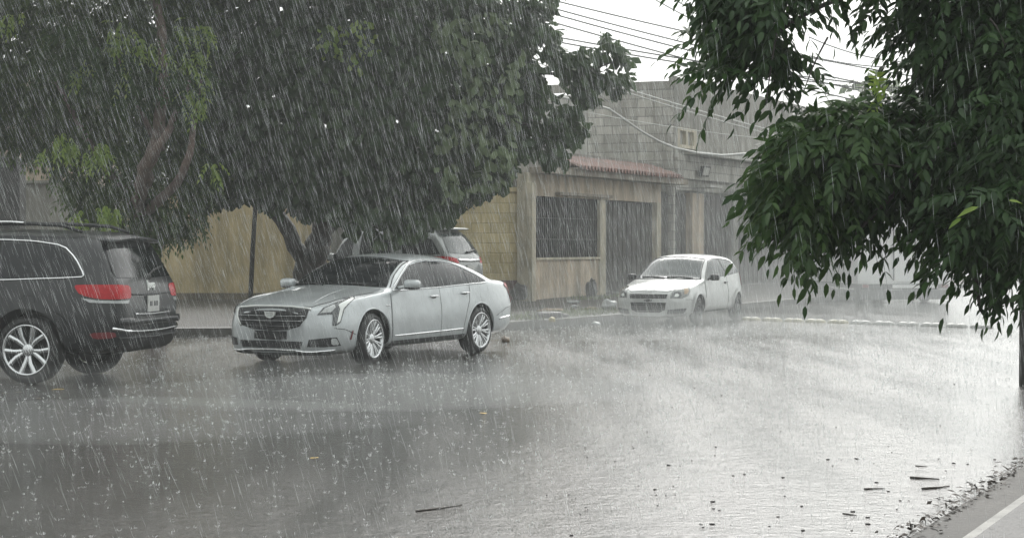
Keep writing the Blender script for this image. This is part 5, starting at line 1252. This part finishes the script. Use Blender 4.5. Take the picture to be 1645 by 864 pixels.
wpx(940, 180, 40, 1420, 235, 45, .15, .009, M['palewire'], 'faint thin pale cable across the middle of the block wall')
wpx(1300, 60, 60, 1560, 92, 60, .45, .022, M['wire'], 'drooping cable in the sky gap between the right branches, upper one')
wpx(1300, 90, 60, 1560, 98, 60, .3, .02, M['wire'], 'drooping cable in the sky gap between the right branches, lower one')
wpx(700, -40, 29, 980, 165, 41, .02, .010, M['wire'], 'dark cable passing over the outer leaves of the big tree')
# thick slack hose-like cable
cp = [(860, 150), (905, 157), (955, 169), (978, 175), (1000, 190), (1030, 211), (1060, 228), (1085, 238), (1120, 246), (1160, 250), (1200, 247), (1235, 240), (1300, 225), (1380, 200)]
tag(MB().tube([P(x, y, 40+i*.25) for i, (x, y) in enumerate(cp)], .028, 8).build('slack_cable', M['palewire'], None, True), 'thick slack pale cable sagging in front of the block wall', 'cable')

# ------------------------------------------------------------------ white box truck in the distance
M['truckwhite'] = mat('truck_white', (.78, .78, .77), .4, var=.1, vscale=1.5)
tkp = P(1452, HY, 49.5); tkp.z = 0
tk = empty('box_truck', tkp, R(4), 'white box truck seen from behind far down the misty street', 'truck')
MB().box(-1.28, 1.28, 0, 5.2, .52, 3.0).build('cargo_box', M['truckwhite'], tk)
b = MB()
for x in (-.62, .0, .62): b.box(x-.62 if x < 0 else (x-.30 if x == 0 else x+.02), x+.28 if x == 0 else (x-.32 if x < 0 else x+.62), -.03, -.003, .58, 2.9)
b.build('rear_door', M['truckwhite'], tk)
b = MB(); b.tube([(-.3, -.06, .62), (-.3, -.06, 2.85)], .02, 6); b.tube([(.3, -.06, .62), (.3, -.06, 2.85)], .02, 6); b.build('door_bar', M['trimgrey'], tk)
MB().box(-1.22, 1.22, -.10, 0, .40, .515).build('rear_sill', M['trimgrey'], tk)
MB().box(-1.2, 1.2, -.08, .02, .10, .36).build('bumper', M['trimgrey'], tk)
MB().box(-.35, .9, -.13, -.105, .41, .50).build('step_plate', M['truckwhite'], tk)
for x in (-1.1, 1.1): MB().box(x-.09, x+.09, -.13, -.103, .42, .50).build('tail_lamp', M['darkred'], tk)
MB().box(-1.05, 1.05, .3, 7.0, .36, .50).build('chassis', M['black'], tk)
MB().blob((0, 6.2, 1.25), (1.05, .9, .85), 5).build('cab', M['truckwhite'], tk, True)
MB().box(-1.62, -1.29, 5.4, 5.5, .95, 1.03).build('mirror_arm', M['truckwhite'], tk)
for x in (-.9, .9):
    for y in (1.1, 5.9):
        o = MB().lathe([(.05, -.12), (.36, -.12), (.40, -.08), (.40, .08), (.36, .12), (.05, .12)], 28).build('wheel', M['tyre'], tk, True); o.location = (x, y, .40); o.rotation_euler = (0, 0, R(90))

# ------------------------------------------------------------------ speed bump studs across the street
M['stud'] = mat('worn_yellow_stud', (.26, .235, .14), .4, var=.5, vscale=6); M['stud2'] = mat('bare_metal_stud', (.28, .28, .265), .4, var=.4, vscale=6)
st = MB().lathe([(.001, .075), (.06, .068), (.11, .045), (.135, .012), (.14, .0)], 16, axis='z').build('traffic_stud', M['stud'], None, True)
st2 = st.data.copy(); st2.materials.clear(); st2.materials.append(M['stud2'])
A_, B_ = G(1200, 514), G(1590, 527)
for i in range(22):
    t = (i//2)/10.5+(i % 2)*.036; o = st if i == 0 else st.copy()
    if i: col.objects.link(o)
    if t > .45: o.data = st2
    o.location = A_.lerp(B_, t)
    if t > .45: tag(o, 'bare pale domed traffic stud in the right part of the row across the misty street', 'traffic stud', 'domed studs across the street')
    else: tag(o, 'worn yellowish domed traffic stud in the row beside the white hatchback', 'traffic stud', 'domed studs across the street')

# ------------------------------------------------------------------ litter, weeds, twigs
M['plastic_white'] = mat('white_plastic', (.36, .37, .37), .4); M['card'] = mat('wet_cardboard', (.20, .13, .07), .6, var=.3); M['yellowp'] = mat('yellow_plastic', (.34, .28, .10), .45)
M['grass'] = leaf_mat('weed_blade', (.06, .09, .03), (.13, .16, .06), .5, .3)
M['twig'] = mat('wet_twig', (.045, .036, .028), .5); M['yleaf'] = mat('yellow_leaf', (.55, .36, .06), .4); M['seed'] = mat('dark_seed', (.022, .018, .015), .5)
def crumple(name, loc, d, mt, label, cat, p=2.2):
    ph = random.uniform(0, 50)
    def f(x, y, z):
        k = 1+.35*noise.noise(Vector((x/d[0]*1.3+ph, y/d[1]*1.3, z/d[2]*1.3))); return (x*k, y*k, max(0, (z+d[2]*.8)*k))
    o = MB().blob((0, 0, 0), d, p, 18, 12, 0, f).build(name, mt, None, True); o.location = loc; o.rotation_euler = (0, 0, random.uniform(0, 3)); return tag(o, label, cat, 'rubbish on the far pavement')
def pav(px, py, z=.2): return G(px, py, z)
crumple('plastic_bag', pav(978, 497), (.17, .15, .11), M['plastic_white'], 'crumpled pale plastic bag lying left of the white hatchback', 'bag')
crumple('plastic_bag', pav(921, 487, .3), (.15, .12, .035), M['plastic_white'], 'flat white bag on the pavement below the barred window', 'bag')
crumple('plastic_bag', pav(958, 523, .05), (.09, .08, .04), M['plastic_white'], 'small white bag lying in the gutter by the kerb', 'bag')
crumple('plastic_bag', pav(923, 494, .26), (.10, .07, .03), M['plastic_white'], 'little white wrapper just below the flat white bag', 'wrapper')
crumple('cardboard_piece', pav(950, 498, .22), (.16, .11, .035), M['card'], 'torn wet brown cardboard beside the crumpled plastic bag', 'cardboard')
crumple('yellow_wrapper', pav(887, 517, .17), (.07, .06, .05), M['yellowp'], 'small yellow wrapper next to the dark rag on the pavement', 'wrapper')
crumple('dark_rag', pav(878, 511, .18), (.40, .16, .07), M['dark_iron'], 'dark flattened rag lying on the pavement behind the saloon', 'rag')
crumple('dark_rag', pav(886, 501, .22), (.30, .12, .04), M['card'], 'thin brown scrap behind the dark rag on the pavement', 'scrap')
crumple('rubbish_sack', Vector(F3(fs(934), .25, .36)), (.15, .12, .24), M['dark_iron'], 'dark upright rubbish sack against the beige panel under the window', 'sack')
crumple('rubbish_sack', Vector((.15, 39.5, .38)), (.2, .15, .18), M['dark_iron'], 'dark rubbish heap at the foot of the cream corner pillar', 'sack')
crumple('road_leaf', G(812, 549), (.07, .10, .05), M['card'], 'dry brown leaf on the wet road behind the saloon rear wheel', 'leaf')
# weeds along the kerb
def blades(cx_, cy_, z, n, r, hh):
    pts = np.array([(cx_+random.gauss(0, r), cy_+random.gauss(0, r*.8), z) for _ in range(n)])
    return place_leaves(ST, SF, pts, np.concatenate([rng.normal(0, .45, (n, 2)), np.ones((n, 1))], 1), rng.normal(0, 1, (n, 3)), rng.uniform(.4, 1, n)*hh, rng.uniform(.012, .03, n))
ws_ = []
for _ in range(34):
    t = random.random(); q = Vector((.2, 33.95, 0)).lerp(Vector((2.25, 37.8, 0)), t)+Vector((-.35*random.random(), .2*random.random(), 0)); ws_.append((*blades(q.x, q.y, .15, 26, .16, .2), 0))
for _ in range(26):
    q = F3(random.uniform(.2, 8), random.uniform(.2, 1.2), .36); ws_.append((*blades(q[0], q[1], .34, 14, .12, .14), 0))
V, Fa, Mi = merge(ws_); tag(fastmesh('weeds', V, Fa, M['grass']), 'low green weeds along the far kerb', 'weeds', kind='stuff')

def stick(px0, py0, px1, py1, r, label):
    r *= .65; a, b_ = G(px0, py0), G(px1, py1); m_ = a.lerp(b_, .5)+Vector((random.uniform(-.02, .02), random.uniform(-.02, .02), r))
    a.z = b_.z = r
    tag(MB().tube([a, a.lerp(m_, .6), m_, b_], [r, r*1.2, r, r*.6], 6).build('twig', M['twig'], None, True), label, 'twig', 'twigs on the wet road')
stick(1462, 768, 1509, 771, .012, 'dark split twig on the bright wet road, nearest to the lit middle')
stick(1388, 786, 1421, 785.5, .008, 'short straight twig left of the other twigs on the bright road')
stick(1481, 786, 1525, 782, .011, 'straight twig lying just below the split twig')
stick(1470, 748, 1490, 749.5, .005, 'thin twig above the split twig on the bright road')
stick(1354, 825, 1376, 828, .006, 'small thin twig near the bottom of the bright road')
stick(668, 822, 742, 812, .008, 'long pale twig lying on the dark wet road at bottom centre')
stick(1600, 778, 1634, 775, .014, 'dark stick lying on the gutter litter beside the kerb')
ly = MB()
def flatleaf(px, py, size, mt, label, z=0.0):
    n = 9; V = [(0, 0, size*.18)]+[(size*(math.cos(2*math.pi*k/n))*(1+.2*random.random()), size*.6*math.sin(2*math.pi*k/n), size*.1*random.random()+.004) for k in range(n)]
    o = fastmesh('fallen_leaf', V, [(0, k+1, (k+1) % n+1) for k in range(n)], mt); o.location = G(px, py, z); o.rotation_euler = (0, 0, random.uniform(0, 6)); return tag(o, label, 'leaf', 'fallen leaves on the road')
flatleaf(93, 626, .075, M['yleaf'], 'bright yellow fallen leaf on the dark road below the sport utility car')
flatleaf(776, 664, .05, M['yleaf'], 'yellow fallen leaf on the wet road in the middle of the picture')
flatleaf(505, 736, .035, M['yleaf'], 'small faded yellow leaf on the dark road, lower left')
for (px, py) in ((8, 632), (30, 630), (62, 640)): flatleaf(px, py, .03, M['card'], 'small brown leaf scrap in the litter beside the sport utility car wheel')
# scattered dark seeds
sd_ = MB().blob((0, 0, .003), (.013, .008, .004), 2, 8, 6).build('seed', M['seed'], None, True)
spots = [(1074, 747), (1093, 748), (1126, 842), (1250, 830), (1258, 767), (1338, 748), (1330, 738), (1427, 789), (1446, 804), (1460, 804), (1519, 756), (1532, 744), (1394, 842), (1368, 852), (1394, 831), (1370, 822), (1288, 813), (1146, 817), (1018, 719), (1159, 635), (1533, 617), (1116, 623), (1598, 738), (1560, 722), (1012, 606), (1044, 603), (981, 638), (824, 630), (918, 860), (1145, 806), (1026, 780), (1052, 786), (1144, 842), (1290, 852), (1236, 845), (1178, 764), (1196, 762), (1408, 775), (1498, 596), (1520, 598), (1150, 718), (940, 718), (1376, 737), (1404, 744)]
for _ in range(70):
    px, py = random.uniform(850, 1560), random.uniform(600, 862); spots.append((px, py))
for i, (px, py) in enumerate(spots):
    o = sd_ if i == 0 else sd_.copy()
    if i: col.objects.link(o)
    o.location = G(px, py); o.rotation_euler = (0, 0, random.uniform(0, 3)); k = random.uniform(.6, 1.5) if i < 44 else random.uniform(.3, .8); o.scale = (k, k, k)
    tag(o, 'small dark seed lying on the wet asphalt', 'seed', 'dark seeds scattered over the road')
# rotting leaf litter caught in the near gutter
pts = []
for _ in range(520):
    s = random.uniform(-.6, 3.8); wv = .10+.10*(.5+.5*noise.noise(Vector((s*2, 3, 0))))
    t = random.gauss(-.03, wv*.38); q = near(s, t); pts.append((q[0], q[1], .022+random.random()*.012*(1 if t < .1 else .5)))
pts = np.array(pts); n = len(pts)
vv, ff_ = place_leaves(ST, SF, pts, np.concatenate([rng.normal(0, 1, (n, 2)), rng.normal(0, .25, (n, 1))], 1), np.concatenate([rng.normal(0, .3, (n, 2)), np.ones((n, 1))], 1), rng.uniform(.012, .075, n), rng.uniform(.006, .035, n))
M['litter'] = leaf_mat('rotten_leaves', (.014, .011, .008), (.055, .04, .028), .6, .1)
tag(fastmesh('leaf_litter', vv, ff_, M['litter']), 'dark rotten leaf litter along the near gutter', 'litter', kind='stuff')

# ------------------------------------------------------------------ cars
CARS = [(build_sedan(), 2.6, .9, 1.3), (build_suv(), 2.5, .93, 1.6), (build_hatch(), 1.95, .8, 1.2), (build_crossover(), 2.2, .9, 1.5)]
def under_cars(X, Y, Z):
    m = np.zeros(len(X), bool)
    for c, hl, hw, hz in CARS:
        o = c.root.location; x = (X-o.x)*c.f.x+(Y-o.y)*c.f.y; y = (X-o.x)*c.l.x+(Y-o.y)*c.l.y
        m |= (np.abs(x) < hl) & (np.abs(y) < hw) & (Z < hz)
    return m

# ------------------------------------------------------------------ rain, splashes, spray, haze
M['rain'] = mat('rain_drop', (.78, .81, .81), .3)
nt = M['rain'].node_tree; t = nt.nodes.new('ShaderNodeBsdfTranslucent'); t.inputs[0].default_value = (.88, .9, .9, 1); mx = nt.nodes.new('ShaderNodeMixShader'); mx.inputs[0].default_value = .5
nt.links.new(nt.nodes['Principled BSDF'].outputs[0], mx.inputs[1]); nt.links.new(t.outputs[0], mx.inputs[2]); nt.links.new(mx.outputs[0], nt.nodes['Material Output'].inputs['Surface'])
N = RAIN_N = 42000
Y = 5.0+27.0*rng.random(N)**.75; u = rng.uniform(-.38, .38, N); X = u*Y
Z = rng.uniform(0.05, 1, N)*(CH+.19*Y)
lean = np.clip(.30-.55*(u+.12), .03, .42)+rng.normal(0, .065, N)
L = rng.uniform(.035, .17, N)*np.clip(Y/11, .75, 1.8); dv = unit(np.stack([lean, rng.normal(0, .05, N), -np.ones(N)], 1))
wd = rng.uniform(.0003, .0008, N)*np.clip(Y/12, .7, 1.7)
p0 = np.stack([X, Y, Z], 1); p1 = p0+dv*L[:, None]
ang = rng.uniform(0, 6.28, N); e1 = np.stack([np.cos(ang), np.sin(ang), np.zeros(N)], 1)*wd[:, None]; e2 = np.stack([-np.sin(ang), np.cos(ang), np.zeros(N)], 1)*wd[:, None]
pm = p0*.35+p1*.65
V = np.stack([p0, pm+e1, pm-e1*.5+e2*.87, pm-e1*.5-e2*.87, p1], 1).reshape(-1, 3)
f = np.array([[0, 1, 2], [0, 2, 3], [0, 3, 1], [4, 2, 1], [4, 3, 2], [4, 1, 3]])
keep = (V.reshape(N, 5, 3)[:, 4, 2] > .02) & ~under_cars(p0[:, 0], p0[:, 1], p0[:, 2])
V = V.reshape(N, 5, 3)[keep].reshape(-1, 3); nk = int(keep.sum())
tag(fastmesh('rain', V, (f[None]+(np.arange(nk)*5)[:, None, None]).reshape(-1, 3), M['rain']), 'slanting heavy rain filling the air', 'rain', kind='stuff')
# splash crowns thrown up from the road
def splashes(N, ylo, yhi, pw):
    Y = ylo+(yhi-ylo)*rng.random(N)**pw; X = rng.uniform(-.36, .36, N)*Y
    ok = ~under_cars(X, Y, np.zeros(N)); X, Y = X[ok], Y[ok]; N = len(X)
    base = np.stack([X, Y, np.full(N, .004)], 1); Vs, Fs = [], []
    k = 5; hgt = rng.uniform(.006, .024, N)*np.clip(Y/14, .8, 1.6)
    for j in range(k):
        a = rng.uniform(0, 6.28, N); r0 = rng.uniform(.004, .012, N); r1 = r0+hgt*rng.uniform(.2, 1.1, N)
        c, s = np.cos(a), np.sin(a); w_ = rng.uniform(.0007, .0020, N)*np.clip(Y/14, .8, 1.6)
        q0 = base+np.stack([c*r0, s*r0, np.zeros(N)], 1); q1 = base+np.stack([c*r1, s*r1, hgt*rng.uniform(.4, 1.2, N)], 1)
        sd = np.stack([-s*w_, c*w_, np.zeros(N)], 1)
        Vs.append(np.stack([q0-sd*.6, q0+sd*.6, q1+sd, q1-sd], 1))
    V = np.stack(Vs, 1).reshape(-1, 3); m = N*k
    return V, (np.array([[0, 1, 2, 3]])[None]+(np.arange(m)*4)[:, None, None]).reshape(-1, 4)
a_, f_ = splashes(7400, 9.2, 36, .85)
tag(fastmesh('rain_splashes', a_, f_, M['rain']), 'countless small splashes where the rain strikes the road', 'splashes', kind='stuff')

# low spray drifting over the road: closed lens-shaped bodies of even density, thin at their rims
def mist(px, py, rx, ry, h, dens, ang=0.0):
    c = G(px, py); V, Fc = [], []; nu, nv = 32, 8
    b = MB(); b.blob((0, 0, 0), (rx, ry, h), 1.35, nu, nv); o = b.build('spray_mist', volume_mat('spray', dens), None, True)
    o.location = (c.x, c.y, .006+h); o.rotation_euler = (0, 0, ang); return tag(o, 'thin spray drifting low over the wet road', 'spray', kind='stuff')
MISTS = [(1350, 532, 12, 5, .26, .016, .15), (960, 548, 6, 3.5, .26, .05, .1), (1230, 522, 9, 4.5, .45, .02, .1), (1450, 494, 18, 10, 1.7, .011, 0), (1550, 505, 14, 8, .8, .014, .2), (480, 660, 5, 2.2, .25, .03, 0), (640, 655, 3.5, 2.0, .16, .06, .1), (200, 700, 3.0, 2.0, .14, .07, .1)]
for q in MISTS: mist(*q)
HAZE = .0019
hz = MB().box(-125, 125, -25, 195, -1, 17).build('haze', volume_mat('rain_haze', HAZE)); tag(hz, 'grey rain haze', 'haze', kind='stuff')
